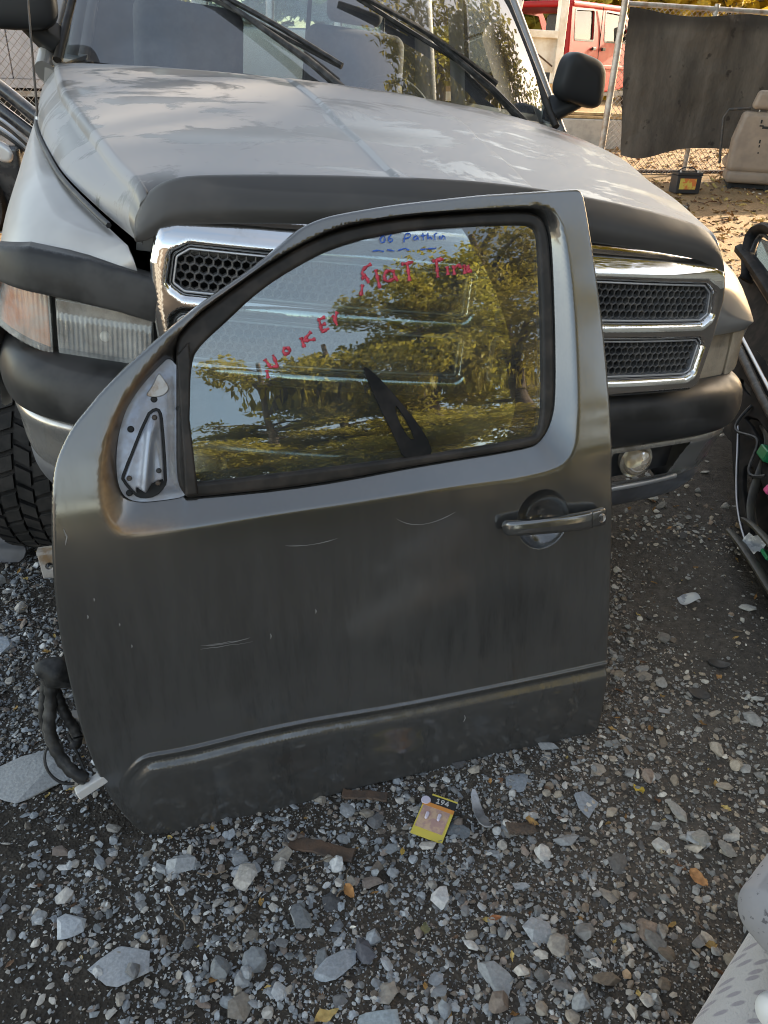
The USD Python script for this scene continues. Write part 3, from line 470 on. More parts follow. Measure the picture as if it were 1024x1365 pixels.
part(truck, 'hood_front', solid(Polygon([(-.665, .95), (.665, .95), (.655, 1.075), (.5, 1.10), (0, 1.125), (-.5, 1.10), (-.655, 1.075)]), .02, lambda u, v, h: np.stack([u, .135 + .075 * (u / .65) ** 2 - h, v], 1), thick=.03), 'truck_paint_sound', smooth=40)
# fenders
def fender(sg):
    fx = np.array([0, .02, .3, .62, .84, .95, 1.0, 1.02, 1.02]); fz = np.array([-.03, -.004, -.010, -.035, -.075, -.12, -.19, -.30, -.40]); ut = np.linspace(0, 1, len(fx)); uu = np.linspace(0, 1, 40)
    FX, FZ = PchipInterpolator(ut, fx)(uu), PchipInterpolator(ut, fz)(uu); rows = []
    for v in np.linspace(0, 1, 60):
        ye = .10 + (1.62 - .10) * v ** 1.25; xs, zs = Xs(ye) + .005, Zs(ye) - .004; x = xs + (.955 - xs) * FX + .012 * np.minimum(FX, 1) * 0; yf = -.016 + .300 * x * x + 7. * np.maximum(0, x - .86) ** 2
        y = np.maximum(ye + (yf - .105) * (1 - v) ** 2, yf); z = zs + FZ
        q = np.clip((y - yf + .004) / (.012 + .17 * np.clip((x - .66) / .25, 0, 1) ** 1.3), 0, 1); zt = .862; z = np.where(z > zt, zt + (z - zt) * np.sqrt(np.maximum(0, 1 - (1 - q) ** 2)), z)
        rows.append(np.stack([sg * x, y, z], 1))
    r0 = rows[0]; rows.insert(0, np.stack([r0[:, 0] * .995, r0[:, 1] + .012, np.minimum(r0[:, 2], .862) - .010], 1)); rows.insert(0, np.stack([r0[:, 0] * .985, r0[:, 1] + .05, np.minimum(r0[:, 2], .862) - .016], 1))
    P = np.array(rows); return gridmesh(P if sg > 0 else P[:, ::-1])
part(truck, 'fender', fender(-1), 'truck_paint_sound', smooth=50); part(truck, 'fender', fender(1), 'truck_paint_sound', smooth=50)
for sg in (-1, 1):                                        # bright double bead along the hood seam
    yy = np.linspace(.2, 1.45, 40); part(truck, 'seam_seal', tube(np.stack([sg * (Xs(yy) + .003), yy, Zs(yy) - .004], 1), .006, 6), 'dark_plastic', smooth=60)
# smoked deflector along the hood's front edge
dx = np.array([-.668, -.660, -.640, -.605, -.55, -.37, -.1, .1, .25, .46, .575, .62, .645, .655]); dzt = np.array([1.010, 1.040, 1.072, 1.096, 1.110, 1.131, 1.153, 1.155, 1.146, 1.126, 1.106, 1.085, 1.052, 1.02]); dzb = np.array([.985, .985, .992, 1.018, 1.030, 1.050, 1.066, 1.068, 1.064, 1.050, 1.038, 1.018, .995, .985])
dp = Polygon(chaikin(list(zip(dx, dzb)) + list(zip(dx, dzt))[::-1], 2)).buffer(0)
ft, fb = PchipInterpolator(dx, dzt), PchipInterpolator(dx, dzb)
def dto(u, v, h):
    uc = np.clip(u, -.665, .652); t = np.clip((v - fb(uc)) / (ft(uc) - fb(uc)), 0, 1); y = .17 * u * u + .034 + .05 * t ** 1.5 - .018 * np.sin(t * np.pi)
    return np.stack([u, y - h, v], 1)
part(truck, 'bug_deflector', solid(dp, .008, dto, thick=.006, round_=.004), 'smoke_plastic', smooth=45)
# lamps
def lY(x, z): return .02 + .27 * x * x + (z - .75) * .15 + 7. * np.maximum(0, np.abs(x) - .86) ** 2
def lto(off=0.): return lambda u, v, h: np.stack([u, lY(u, v) - h + off, v], 1)
for sg in (-1, 1):
    f_ = (lambda p: p) if sg > 0 else mir
    hp = Polygon(f_([(.636, .700), (.822, .722), (.824, .847), (.634, .842)])).buffer(-.008).buffer(.008); tp_ = Polygon(f_([(.832, .728), (.955, .756), (.957, .866), (.832, .850)])).buffer(-.006).buffer(.006)
    rib = lambda u, v: .0030 * np.abs(np.sin(u * np.pi / .0095)) * sm((.03 - np.abs(v - .775)) / .02 + .8)
    hl = part(truck, 'headlight', solid(hp, .0032, lto(), h=rib, thick=.05, round_=.006, back=False), 'lens_glass' if sg < 0 else 'lens_painted_warm', smooth=35)
    part(hl, 'reflector', solid(hp.buffer(-.004), .012, lambda u, v, h: np.stack([u, lY(u, v) + .085 - .07 * (((u - sg * .73) / .095) ** 2 + ((v - .775) / .07) ** 2) * .55, v], 1), thick=0), 'reflector', smooth=True)
    part(hl, 'bulb', blobs([((sg * .73, lY(.73, .775) + .03, .775), .011), ((sg * .73, lY(.73, .775) + .07, .775), .009)]), 'bulb_white', smooth=True)
    sg_ = part(truck, 'turn_signal', solid(tp_, .0032, lto(), h=lambda u, v: .0028 * np.abs(np.sin(u * np.pi / .009)), thick=.04, round_=.005, back=False), 'lens_glass' if sg < 0 else 'lens_painted_warm', smooth=35)
    part(sg_, 'amber_lens', solid(tp_.buffer(-.008), .012, lto(.022), thick=.002), 'amber' if sg < 0 else 'reflector', smooth=40)
    part(truck, 'lamp_frame', solid(Polygon(f_([(.620, .69), (.905, .715), (.905, .87), (.620, .86)])), .012, lto(.03), thick=.1), 'near_black')
ebp = Polygon([(-.925, .868), (-.95, .890), (-.948, .918), (-.92, .936), (-.86, .948), (-.75, .943), (-.62, .924), (-.612, .835), (-.632, .838), (-.70, .852), (-.80, .862)]).buffer(-.008).buffer(.008)
part(truck, 'headlight_cover', solid(ebp, .007, lto(-.050), h=lambda u, v: .028 * np.sqrt(np.clip(1 - ((v - .90) / .062) ** 2, 0, 1)), thick=.05, round_=.010, back=False), 'bumper_pad', smooth=50)
# bumper: one profile swept round the front
bpath = spline([(-.945, .62), (-.945, .46), (-.925, .335), (-.885, .215), (-.80, .138), (-.62, .072), (-.35, .006), (0, -.028), (.35, .006), (.62, .072), (.80, .138), (.885, .215), (.925, .335), (.945, .46), (.945, .62)], 420)
def sweep(prof, path=bpath, n=None):
    t = np.gradient(path, axis=0); t /= np.linalg.norm(t, axis=1, keepdims=True); nn = np.stack([t[:, 1], -t[:, 0]], 1); prof = np.asarray(prof, float)
    x = path[:, None, 0] + nn[:, None, 0] * prof[None, :, 0]; y = path[:, None, 1] + nn[:, None, 1] * prof[None, :, 0]
    return np.stack([x, y, np.broadcast_to(prof[None, :, 1], x.shape)], -1)
padp = spline([(-.03, .612), (.0, .608), (.020, .614), (.030, .635), (.032, .66), (.027, .69), (.013, .716), (-.010, .730), (-.05, .737), (-.12, .737)], 40)
part(truck, 'bumper_pad', gridmesh(sweep(padp)), 'bumper_pad', smooth=60)
botp = spline([(-.02, .614), (.004, .606), (.010, .596), (.006, .57), (-.008, .50), (-.018, .478)], 36); G = sweep(botp)
def face_grid(G, skip=None):
    m = gridmesh(G); 
    if skip is not None: c = m.triangles_center; m = tm(m.vertices, m.faces[~skip(c)])
    return m
pocket = lambda c: (np.abs(np.abs(c[:, 0]) - .555) < .135 - .35 * (.592 - c[:, 2]) * (np.abs(c[:, 0]) > .555)) & (c[:, 2] > .500) & (c[:, 2] < .592) & (c[:, 1] < .3)
part(truck, 'bumper', face_grid(G, pocket), 'bumper_paint', smooth=60)
valp = spline([(-.020, .480), (-.016, .462), (-.026, .43), (-.055, .395), (-.12, .385)], 16); part(truck, 'valance', gridmesh(sweep(valp)), 'grey_panel', smooth=60)
for sg in (-1, 1):
    yb = lambda x: -.028 + .26 * x * x
    part(truck, 'fog_lamp_pocket', tm(*(lambda m: (m.vertices, m.faces))(solid(Polygon([(sg * .41, .49), (sg * .70, .49), (sg * .70, .60), (sg * .41, .60)]), .02, lambda u, v, h: np.stack([u, yb(u) + .055 + 0 * v - h, v], 1), thick=.05))), 'dark_plastic', smooth=30)
    part(truck, 'pocket_ledge', tube([(sg * x, yb(x) - .008, .494) for x in np.linspace(.43, .68, 12)], .007, 8), 'trim_bright', smooth=60)
    fl = part(truck, 'fog_lamp', lathe([(0, .014), (.018, .012), (.032, .004), (.039, -.008), (.041, -.03)], 28, 'y').apply_transform(place(sg * .535, yb(.535) + .012, .545, rx=math.pi)), 'lens_painted_warm', smooth=60)
    part(fl, 'lamp_shell', lathe([(.0, .028), (.03, .026), (.040, .012), (.046, .0)], 28, 'y').apply_transform(place(sg * .535, yb(.535) + .022, .545)), 'reflector', smooth=60)
# wheels and tyres with block tread
def tyre(name, cx, cy, cz, steer):
    mt = place(cx, cy, cz, rz=steer); R0_, W = .385, .135
    prof = spline([(.215, -.10), (.26, -.128), (.32, -.136), (.365, -.125), (.379, -.105), (.382, 0), (.379, .105), (.365, .125), (.32, .136), (.26, .128), (.215, .10)], 40)
    w = part(truck, name, moved(lathe(prof, 72, 'x'), mt), 'tyre', smooth=40); bl = []
    for k in range(44):
        for j, (x0, x1) in enumerate(((-.118, -.075), (-.066, -.026), (-.019, .019), (.026, .066), (.075, .118))):
            a = (k + (j % 2) * .5) * 2 * np.pi / 44; b_ = box(x0, x1, -.020, .020, .374, .394); b_.vertices[:, 1] += (b_.vertices[:, 0] - (x0 + x1) / 2) * (.45 if j % 2 else -.45)
            b_.apply_transform(trimesh.transformations.rotation_matrix(a, [1, 0, 0])); bl.append(b_)
    part(w, 'tread_blocks', moved(cat_(bl), mt), 'tyre')
    part(w, 'rim', moved(lathe([(.0, .03 * 1), (.06, .05), (.09, .02), (.17, .03), (.20, .07), (.215, .10), (.215, -.10)], 48, 'x'), mt), 'rim_metal', smooth=40)
tyre('front_wheel', -.865, .90, .295, math.radians(-14)); tyre('front_wheel', .83, .93, .50, math.radians(-14)); tyre('rear_wheel', -.83, 4.4, .30, 0); tyre('rear_wheel', .83, 4.4, .50, 0)
for sg in (-1, 1): part(truck, 'wheel_well', box(min(sg * .60, sg * .93), max(sg * .60, sg * .93), .42, 1.40, .70, .74), 'near_black')
# cab
def wb(x): return np.array([x, 1.30 + .30 * (x / .9) ** 2, 1.262 - .012 * (x / .9) ** 2])
def wt(x): return np.array([x, 1.99 + .16 * (x / .78) ** 2, 1.80 - .03 * (x / .78) ** 2])
cols = np.linspace(-1, 1, 41); ws = np.array([[wb(c * .872) * (1 - t) + wt(c * .735) * t + np.array([0, -.02 * math.sin(t * np.pi), .012 * math.sin(t * np.pi)]) for c in cols] for t in np.linspace(0, 1, 16)])
part(truck, 'windshield', gridmesh(ws), 'windshield_glass', smooth=True)
for sg in (-1, 1):
    a, b_ = wb(sg * .885), wt(sg * .75); part(truck, 'windshield_seal', tube([a + (b_ - a) * t + np.array([0, -.012, .004]) for t in np.linspace(-.02, 1, 8)], .014, 8), 'seal_rubber', smooth=60)
    a, b_ = wb(sg * .92) + [0, .03, -.02], wt(sg * .785) + [0, .03, 0]; part(truck, 'windshield_pillar', tube([a + (b_ - a) * t for t in np.linspace(-.05, 1, 8)], .036, 12, flat=1.3), 'truck_paint_sound', smooth=60)
part(truck, 'cowl_panel', gridmesh(np.array([[wb(c * .90) + [0, dy, dz] for c in cols] for dy, dz in ((-.10, -.05), (-.02, -.03), (.04, -.02))])), 'dark_plastic', smooth=True)
rf = np.array([[wt(c * .78) + [0, t * 1.25, .045 * math.sin(min(1, t * 3) * np.pi / 2) - .02 * c ** 4] for c in cols] for t in np.linspace(0, 1, 14)]); part(truck, 'roof', gridmesh(rf), 'truck_paint_sound', smooth=60)
for sg in (-1, 1):
    sd = solid(Polygon([(1.60, .50), (1.60, 1.24), (3.25, 1.26), (3.25, .50)]), .1, lambda u, v, h: np.stack([sg * (.955 - .03 * ((v - .85) / .4) ** 2 + h), u, v], 1), thick=.06); dd = part(truck, 'door', sd, 'truck_paint_sound', smooth=40); part(dd, 'door_liner', box(min(sg * .84, sg * .875), max(sg * .84, sg * .875), 1.62, 3.22, .5, 1.235), 'interior')
    part(truck, 'side_pillar', tube([(sg * .93, 2.75, 1.24), (sg * .80, 2.72, 1.78)], .04, 8), 'truck_paint_sound', smooth=60); part(truck, 'rear_pillar', tube([(sg * .92, 3.25, 1.24), (sg * .78, 3.2, 1.80)], .06, 8), 'truck_paint_sound', smooth=60)
    part(truck, 'side_window', gridmesh(np.array([[(sg * .925, 1.75, 1.25), (sg * .925, 2.72, 1.25)], [(sg * .80, 2.15, 1.78), (sg * .80, 2.72, 1.78)]])), 'window_glass')
back = Polygon([(-.92, .5), (.92, .5), (.92, 1.26), (.78, 1.82), (-.78, 1.82), (-.92, 1.26)]); rw = Polygon([(-.62, 1.30), (.62, 1.30), (.56, 1.68), (-.56, 1.68)]).buffer(.03)
part(truck, 'cab_back', solid(back.difference(rw), .08, lambda u, v, h: np.stack([u, 3.25 - .08 * np.clip((v - 1.25) / .5, 0, 1) - h, v], 1), thick=.05), 'interior')
part(truck, 'rear_window', solid(rw, .1, lambda u, v, h: np.stack([u, 3.22 - .08 * np.clip((v - 1.25) / .5, 0, 1) - h, v], 1), thick=.005), 'window_glass')
for x in (-.21, .21): part(truck, 'window_divider', tube([(x, 3.20, 1.28), (x * .96, 3.14, 1.70)], .012, 6), 'interior')
dsh = spline([(1.42, 1.215), (1.60, 1.225), (1.80, 1.235), (1.93, 1.20), (1.97, 1.08), (1.93, .95), (1.98, .80)], 30)
part(truck, 'dashboard', gridmesh(np.array([[(x, y - .12 * (1 - (x / .85) ** 2) * (y < 1.7), z + (.035 * np.exp(-((x - .38) / .22) ** 2) if 1.65 < y < 1.96 else 0)) for y, z in dsh] for x in np.linspace(-.86, .86, 40)])), 'interior', smooth=60)
sw = tube([(.38 + .185 * math.cos(a), 2.08 + .06 * math.sin(a), 1.16 + .17 * math.sin(a)) for a in np.linspace(0, 2 * np.pi, 40)], .015, 8); part(truck, 'steering_wheel', cat_([sw, tube([(.20, 2.07, 1.16), (.38, 2.04, 1.15), (.56, 2.07, 1.16)], .02, 8), tube([(.38, 1.95, 1.08), (.38, 2.05, 1.15)], .04, 10)]), 'interior', smooth=60)
for x in (-.40, .40):
    st = part(truck, 'cab_seat', cat_([box(x - .26, x + .26, 2.25, 2.78, .80, .98, .06), moved(box(x - .25, x + .25, -.07, .07, 0, .62, .06), place(0, 2.80, .92, rx=-.22))]), 'seat_cloth', smooth=50)
    part(st, 'headrest', moved(box(x - .14, x + .14, -.05, .05, 0, .19, .045), place(0, 2.98, 1.55, rx=-.15)), 'seat_cloth', smooth=50)
part(truck, 'cab_floor', box(-.9, .9, 1.5, 3.2, .45, .50), 'interior'); part(truck, 'firewall', box(-.88, .88, 1.44, 1.48, .5, 1.2), 'near_black')
bedm = [box(-.95, .95, 3.33, 5.6, .62, .68)] + [box(sg * .93 - .03, sg * .93 + .03, 3.33, 5.6, .62, 1.18) for sg in (-1, 1)] + [box(-.9, .9, 3.33, 3.38, .68, 1.18), box(-.9, .9, 5.55, 5.6, .68, 1.18)]
part(truck, 'cargo_bed', cat_(bedm), 'truck_paint_sound')
# mirrors, wipers, antenna
for sg in (-1, 1):
    mm = trimesh.creation.icosphere(5, 1.0); q_ = mm.vertices; q_ = q_ / (np.abs(q_) ** 3.6).sum(1, keepdims=True) ** (1 / 3.6); rx_, rz_, xc_ = (.110, .084, .966) if sg > 0 else (.115, .098, .995)
    mm = tm(np.stack([sg * xc_ + q_[:, 0] * rx_ * (1 - .10 * q_[:, 2]), 1.60 + q_[:, 1] * .06 + .03 * (q_[:, 0] * sg) , 1.41 + q_[:, 2] * rz_ - .012 * q_[:, 0] * sg], 1), mm.faces)
    mr_ = part(truck, 'side_mirror', mm, 'mirror_plastic', smooth=True)
    part(mr_, 'mirror_arm', blobs([((sg * .905, 1.68, 1.27), .03), ((sg * .90, 1.62, 1.29), .028), ((sg * .97, 1.60, 1.335), .022), ((sg * 1.0, 1.60, 1.35), .02), ((sg * .895, 1.66, 1.33), .02)]), 'mirror_plastic', smooth=50)
def wiper(piv, tip, b0, b1):
    piv, tip, b0, b1 = (np.array(v, float) for v in (piv, tip, b0, b1)); w = part(truck, 'wiper', tube([piv, piv + (tip - piv) * .35 + [0, -.02, .01], piv + (tip - piv) * .7 + [0, -.012, .004], tip], [.022, .017, .013, .009], 8, flat=.7), 'black_rubber', smooth=60)
    nb = np.array([0, -.012, .014]); part(w, 'blade', tube([b0 + (b1 - b0) * t + nb * (.3 + 1.2 * math.sin(t * np.pi)) for t in np.linspace(0, 1, 14)], .013, 6, flat=.7), 'black_rubber', smooth=60)
    part(w, 'blade_edge', tube([b0 + (b1 - b0) * t for t in np.linspace(0, 1, 14)], .008, 5), 'black_rubber')
def wsP(x, t):
    c = x / (.872 + (.735 - .872) * t); return wb(c * .872) * (1 - t) + wt(c * .735) * t + np.array([0, -.02 * math.sin(t * np.pi) - .022, .012 * math.sin(t * np.pi) + .016])
wiper(wsP(.02, -.06), wsP(-.40, .38), wsP(-.02, .10), wsP(-.66, .55)); wiper(wsP(.70, -.06), wsP(.27, .40), wsP(.58, .14), wsP(.02, .52))
an_ = part(truck, 'antenna', tube([(-.925, 1.22, 1.09), (-.935, 1.30, 1.35), (-.945, 1.42, 1.85)], [.004, .003, .002], 6), 'dark_metal'); part(an_, 'antenna_base', lathe([(.0, .06), (.006, .06), (.009, .03), (.022, .012), (.024, .0)], 16).apply_transform(place(-.925, 1.22, 1.04)), 'trim_bright', smooth=50)

# ------------------------------------------------------------------ the loose door leaning on the truck
DA, Db, De, Dn = np.array([-.4427, 1.0314, 0.0]), np.array([.94742537, .31997684, 0]), np.array([-.08451396, .25023895, .96448939]), np.array([.30861394, -.91378077, .26412524])
door = thing('car_door', 'loose dark grey metallic car door with red writing on its window, leaning against the pickup', 'car door', frame(DA, Db, -Dn, De))
prof = PchipInterpolator([-.1, 0, .08, .16, .3, .45, .6, .68, .75, .85, 1.0, 1.25], [-.03, -.006, .012, .022, .036, .046, .052, .053, .049, .037, .018, -.020])
def dto3(off=0.): return lambda u, v, h: np.stack([u, -(prof(np.clip(v, -.1, 1.25)) + h + off), v], 1)
D = {k: np.array(v) for k, v in DOOR.items() if k not in ('red', 'blue')}
po, ps, pg, pb, pl = (Polygon(chaikin(D[k], 2)).buffer(0) for k in ('outer', 'seal_out', 'glass', 'bezel', 'sail'))
hole = ps.union(pl.buffer(.006)).buffer(.004).buffer(-.004)
if hole.geom_type != 'Polygon': hole = max(hole.geoms, key=lambda g: g.area)
hole = Polygon(hole.exterior); pb = pb.union(hole.buffer(.002)).buffer(.006).buffer(-.006); pb = Polygon(pb.exterior)
cre = LineString(spline(D['crease'], 80)); crp = Polygon(list(cre.coords) + [(1.08, .197), (1.08, -.05), (-.01, -.05)]).buffer(0)
def skin_h(s, t):
    P = shapely.points(np.stack([s, t], 1)); h = np.zeros(len(s))
    inb = shapely.contains(pb, P); d1, d2 = shapely.distance(P, pb.exterior), shapely.distance(P, hole.exterior)
    h -= np.where(inb, .026 * np.clip(d1 / (d1 + d2 + 1e-6) * 1.08, 0, 1), 0)
    inr = shapely.contains(crp, P); d = shapely.distance(P, cre); k = sm((s + .06) / .10)
    h += np.where(inr, (.0060 * sm(d / .006) - .0075 * sm((d - .005) / .016) + .0085 * sm((d - .020) / .020) - .006 * sm((d - .045) / .06)) * k, 0.)
    r = ((s - .8435) / .058) ** 2 + ((t - .556) / .0625) ** 2; h -= .042 * np.clip(1 - r, 0, 1) ** .75
    q = np.stack([s, t, 0 * s], 1); h += .0040 * (meshkit.fbm(q * 5.5, 3, 4) - .5) * sm((t - .42) / .15) * sm((.74 - t) / .06) * sm((s - .35) / .2)
    return h
an_ = np.linspace(0, 2 * np.pi, 120); cl = spline(D['crease'], 320)
ex = np.vstack([np.stack([.8435 + .058 * k * np.cos(an_), .556 + .0625 * k * np.sin(an_)], 1) for k in (1.06, 1.03, 1.005, .985, .95, .9, .82)] + [cl + [0, k] for k in (.002, 0., -.0015, -.003, -.0045, -.006, -.008, -.011, -.015, -.02, -.025, -.03, -.036, -.042)])
outp = []; sk = solid(po.difference(hole), .0065, dto3(), h=skin_h, thick=.034, round_=.006, back=False, extra=ex, out=outp)
p2 = outp[0]; PP = shapely.points(p2); db = shapely.distance(PP, pb.exterior); inb = shapely.contains(pb, PP)
side = sm((.16 - p2[:, 0]) / .10) * sm((p2[:, 1] - .60) / .04) + .30 * sm((p2[:, 1] - .70) / .1) * sm((.35 - p2[:, 0]) / .15)
rust = np.clip(side, 0, 1) * (np.exp(-db / np.where(inb, .010, .004)) + .35 * inb * sm((.05 - p2[:, 0]) / .04)) + .5 * np.exp(-shapely.distance(PP, po.exterior) / .003) * sm((p2[:, 0] - .95) / .05) * .6
skin = part(door, 'outer_panel', sk, 'door_paint', smooth=True, prim=dict(rust=np.clip(rust, 0, 1)))
body = Polygon([c for c in po.buffer(-.012).exterior.coords]).difference(hole.buffer(-.004))
part(door, 'inner_panel', solid(body, .03, dto3(-.046), thick=.03), 'dark_metal', smooth=30)
low = po.buffer(-.035).intersection(shapely.box(-.3, -.1, 1.2, .655)); part(door, 'inner_box', solid(low, .04, dto3(-.058), thick=.075), 'dark_metal', smooth=30)
part(door, 'window_seal', solid(ps.difference(pg), .004, dto3(-.019), h=lambda s, t: 0 * s, thick=.02, round_=.007, back=False), 'seal_rubber', smooth=60)
bar = Polygon([(.1465, .690), (.160, .930), (.182, .951), (.1815, .920), (.1675, .822), (.1665, .69)]).buffer(.001)
part(door, 'window_post', solid(bar, .004, dto3(-.012), thick=.012, round_=.004, back=False), 'seal_rubber', smooth=60)
gl = part(door, 'window_pane', solid(pg.buffer(.006), .02, dto3(-.028), thick=.004), 'door_glass', smooth=40)
part(door, 'inner_belt_seal', box(.15, .86, -.018, .0, .672, .722), 'dark_plastic')
# writing on the glass, in marker strokes
def stroke(pts, r): 
    p = np.array(pts, float)
    if len(p) >= 5: p = np.vstack([p[:1], np.stack([.75 * p[:-1] + .25 * p[1:], .25 * p[:-1] + .75 * p[1:]], 1).reshape(-1, 2), p[-1:]])
    L_ = np.r_[0, np.cumsum(np.linalg.norm(np.diff(p, axis=0), axis=1))]; u = np.linspace(0, L_[-1], max(8, int(L_[-1] / .002))); p = np.stack([np.interp(u, L_, p[:, 0]), np.interp(u, L_, p[:, 1])], 1)
    q = dto3(-.0285)(p[:, 0], p[:, 1], 0 * p[:, 0]); q[:, 1] -= .0008
    return tube(q, r * (1 + .30 * np.sin(np.arange(len(q)) * .9 + r * 9e3) + .18 * np.sin(np.arange(len(q)) * 2.3)), 6)
def flat_on_glass(ms): 
    m = cat_(ms); return m
for q in (slice(0, 8), slice(8, 15), slice(15, None)): part(gl, 'red_word', cat_([stroke(s_, .0030) for s_ in DOOR['red'][q]]), 'red_marker', smooth=60)
part(gl, 'blue_writing', flat_on_glass([stroke(s_, .0013) for s_ in DOOR['blue']]), 'blue_marker', smooth=60)
# bare corner where the mirror sat
sail = part(door, 'mirror_mount', solid(pl.buffer(.008), .008, dto3(-.026), h=lambda s, t: .004 * sm((shapely.distance(shapely.points(np.stack([s, t], 1)), pl.exterior) - .006) / .006), thick=.01, back=False), 'sail_metal', smooth=60, label='bare silver mirror mounting plate with a triangular bracket')
tri = Polygon(chaikin(D['tri'], 1)).buffer(0)
part(sail, 'bracket_gasket', solid(tri.buffer(.0035), .004, dto3(-.021), thick=.004, round_=.002), 'near_black', smooth=60)
hole2 = Polygon([(.064, .694), (.095, .693), (.113, .710), (.110, .722), (.092, .716), (.08, .702), (.066, .712)])
part(sail, 'bracket', solid(tri.buffer(-.002).difference(hole2.buffer(.001)), .0035, dto3(-.018), h=lambda s, t: .010 * np.exp(-(((s - .087 - (t - .75) * .22) / .0085) ** 2)) * sm((.835 - t) / .03) + .003 * np.exp(-(((s - .108) / .006) ** 2)), thick=.004, round_=.003), 'sail_metal', smooth=60)
for s_, t_ in D['tribolts']: part(sail, 'bolt', moved(lathe([(0, .004), (.0028, .004), (.0045, .002), (.0048, 0)], 10, 'y'), place(s_, -(float(prof(t_)) - .014), t_, rx=math.pi)), 'dark_metal', smooth=40)
for s_, t_ in D['sailholes']: part(sail, 'hole_plug', moved(lathe([(0, .001), (.004, .001), (.006, -.001)], 12, 'y'), place(s_, -(float(prof(t_)) - .021), t_, rx=math.pi)), 'near_black')
rr = spline(np.array([(.128, .905), (.112, .885), (.10, .868), (.125, .862), (.142, .876), (.135, .895)]), 24, True); part(sail, 'sealer_patch', solid(Polygon(rr).buffer(-.002), .005, dto3(-.020), thick=.003, round_=.002), 'zinc', smooth=60)
# handle
def handle_bar(s0, s1, ends):
    sl = np.linspace(s0, s1, 60); rows = []
    for s_ in sl:
        k = (s_ - .744) / (.977 - .744); arch = .014 + .024 * math.sin(np.clip(k, 0, 1) * np.pi) ** .55; hz = .0150 + .0035 * k; e = min((s_ - s0) / .010 if ends[0] else .75 + (s_ - s0) / .004, (s1 - s_) / .010 if ends[1] else .75 + (s1 - s_) / .004, 1); e = math.sqrt(max(.02, 1 - (1 - e) ** 2))
        a = np.linspace(0, 2 * np.pi, 21); ca, sa = np.cos(a), np.sin(a); yy = np.sign(ca) * np.abs(ca) ** .55 * .011 * e; zz = np.sign(sa) * np.abs(sa) ** .6 * hz * e
        t0 = .5562 - .004 * k; rows.append(np.stack([np.full(21, s_), -(float(prof(t0)) + arch) - yy, t0 + zz], 1))
    return gridmesh(np.array(rows))
hd = part(door, 'handle', handle_bar(.744, .9332, (1, 0)), 'door_paint', smooth=60, prim=None)
lk = part(hd, 'lock_block', handle_bar(.9342, .978, (0, 1)), 'door_paint', smooth=60)
yl = -(float(prof(.554)) + .0352); part(lk, 'lock_cylinder', moved(lathe([(0, .002), (.0072, .002), (.0085, .0035), (.0095, .002), (.010, -.004)], 20, 'y'), place(.957, yl, .553, rx=math.pi)), 'zinc', smooth=40)
part(lk, 'key_slot', box(.9562, .9578, yl - .0045, yl - .001, .548, .558), 'near_black')
# hinge brackets, wiring boot and loom on the front edge
for nm, z0, z1, x0 in (('a', .548, .598, -.122), ('b', .205, .262, -.122)):
    hp_ = Polygon([(x0 + .004, z0), (-.075, z0 - .004), (-.075, z1), (x0, z1 - .004)]).difference(Point(x0 + .018, (z0 + z1) / 2 - .003).buffer(.006))
    hg = part(door, 'hinge', solid(hp_, .012, lambda u, v, h: np.stack([u, .045 - h, v], 1), thick=.006, round_=.002), 'zinc', smooth=40); part(hg, 'hinge_flange', box(x0, -.075, .040, .075, z1 - .004, z1 + .002), 'zinc')
bt = [(-.075, .05, .335), (-.095, .045, .345), (-.12, .04, .362), (-.14, .04, .374), (-.155, .04, .372)]
boot = part(door, 'wiring_boot', cat_([tube(spline(bt, 16), [.019] * 4 + list(np.linspace(.019, .030, 6)) + list(np.linspace(.030, .014, 6)), 14)] + [tube([np.array(bt[0]) + (np.array(bt[1]) - bt[0]) * (k - .15), np.array(bt[0]) + (np.array(bt[1]) - bt[0]) * (k + .15)], .0225, 14) for k in (.0, .5, 1.0)]), 'black_rubber', smooth=50)
for pts, r in (([(-.142, .04, .360), (-.140, .035, .31), (-.150, .03, .26), (-.142, .02, .21), (-.118, .0, .175), (-.095, -.01, .160)], .012), ([(-.135, .04, .355), (-.125, .04, .30), (-.112, .035, .255), (-.105, .03, .225), (-.115, .02, .215)], .010), ([(-.145, .045, .355), (-.158, .045, .30), (-.160, .04, .25), (-.150, .03, .22), (-.130, .02, .19)], .007)):
    part(boot, 'taped_wire', tube(spline(pts, 30), r * (1 + .12 * np.sin(np.arange(30) * 2.1)), 9), 'black_rubber', smooth=50)
for k, pts in enumerate(([(-.118, .0, .178), (-.105, -.008, .165), (-.095, -.012, .156)], [(-.128, .01, .19), (-.112, .0, .172), (-.092, -.016, .158)], [(-.146, .03, .235), (-.165, .01, .205), (-.150, -.01, .175), (-.118, -.012, .158)], [(-.120, .03, .24), (-.108, .02, .20), (-.098, .0, .17)])): part(boot, 'wire', tube(spline(np.array(pts), 20) if len(pts) > 3 else np.array(pts), .0028, 6), 'black_rubber' if k != 1 else 'rusty', smooth=60)
part(boot, 'connector', moved(box(-.030, .030, -.012, .012, -.009, .009, .003), place(-.088, -.015, .150, ry=-.35, rz=.2)), 'white_plastic', smooth=40)
for nm in ('scr1', 'scr2', 'scr3'):
    p = spline(D[nm], 24) if nm != 'scr1' else np.stack([np.linspace(.140, .232, 24), .4005 + .004 * np.linspace(-1, 1, 24) ** 2 + 0 * np.linspace(0, 1, 24)], 1); part(door, 'scratch', tube(np.stack([p[:, 0], -(prof(p[:, 1]) + .0002 + skin_h(p[:, 0], p[:, 1])), p[:, 1]], 1), np.interp(np.linspace(0, 1, 24), [0, .2, .5, .8, 1], [.0001, .0006, .0003, .0006, .0001]), 4), 'pale_scratch')
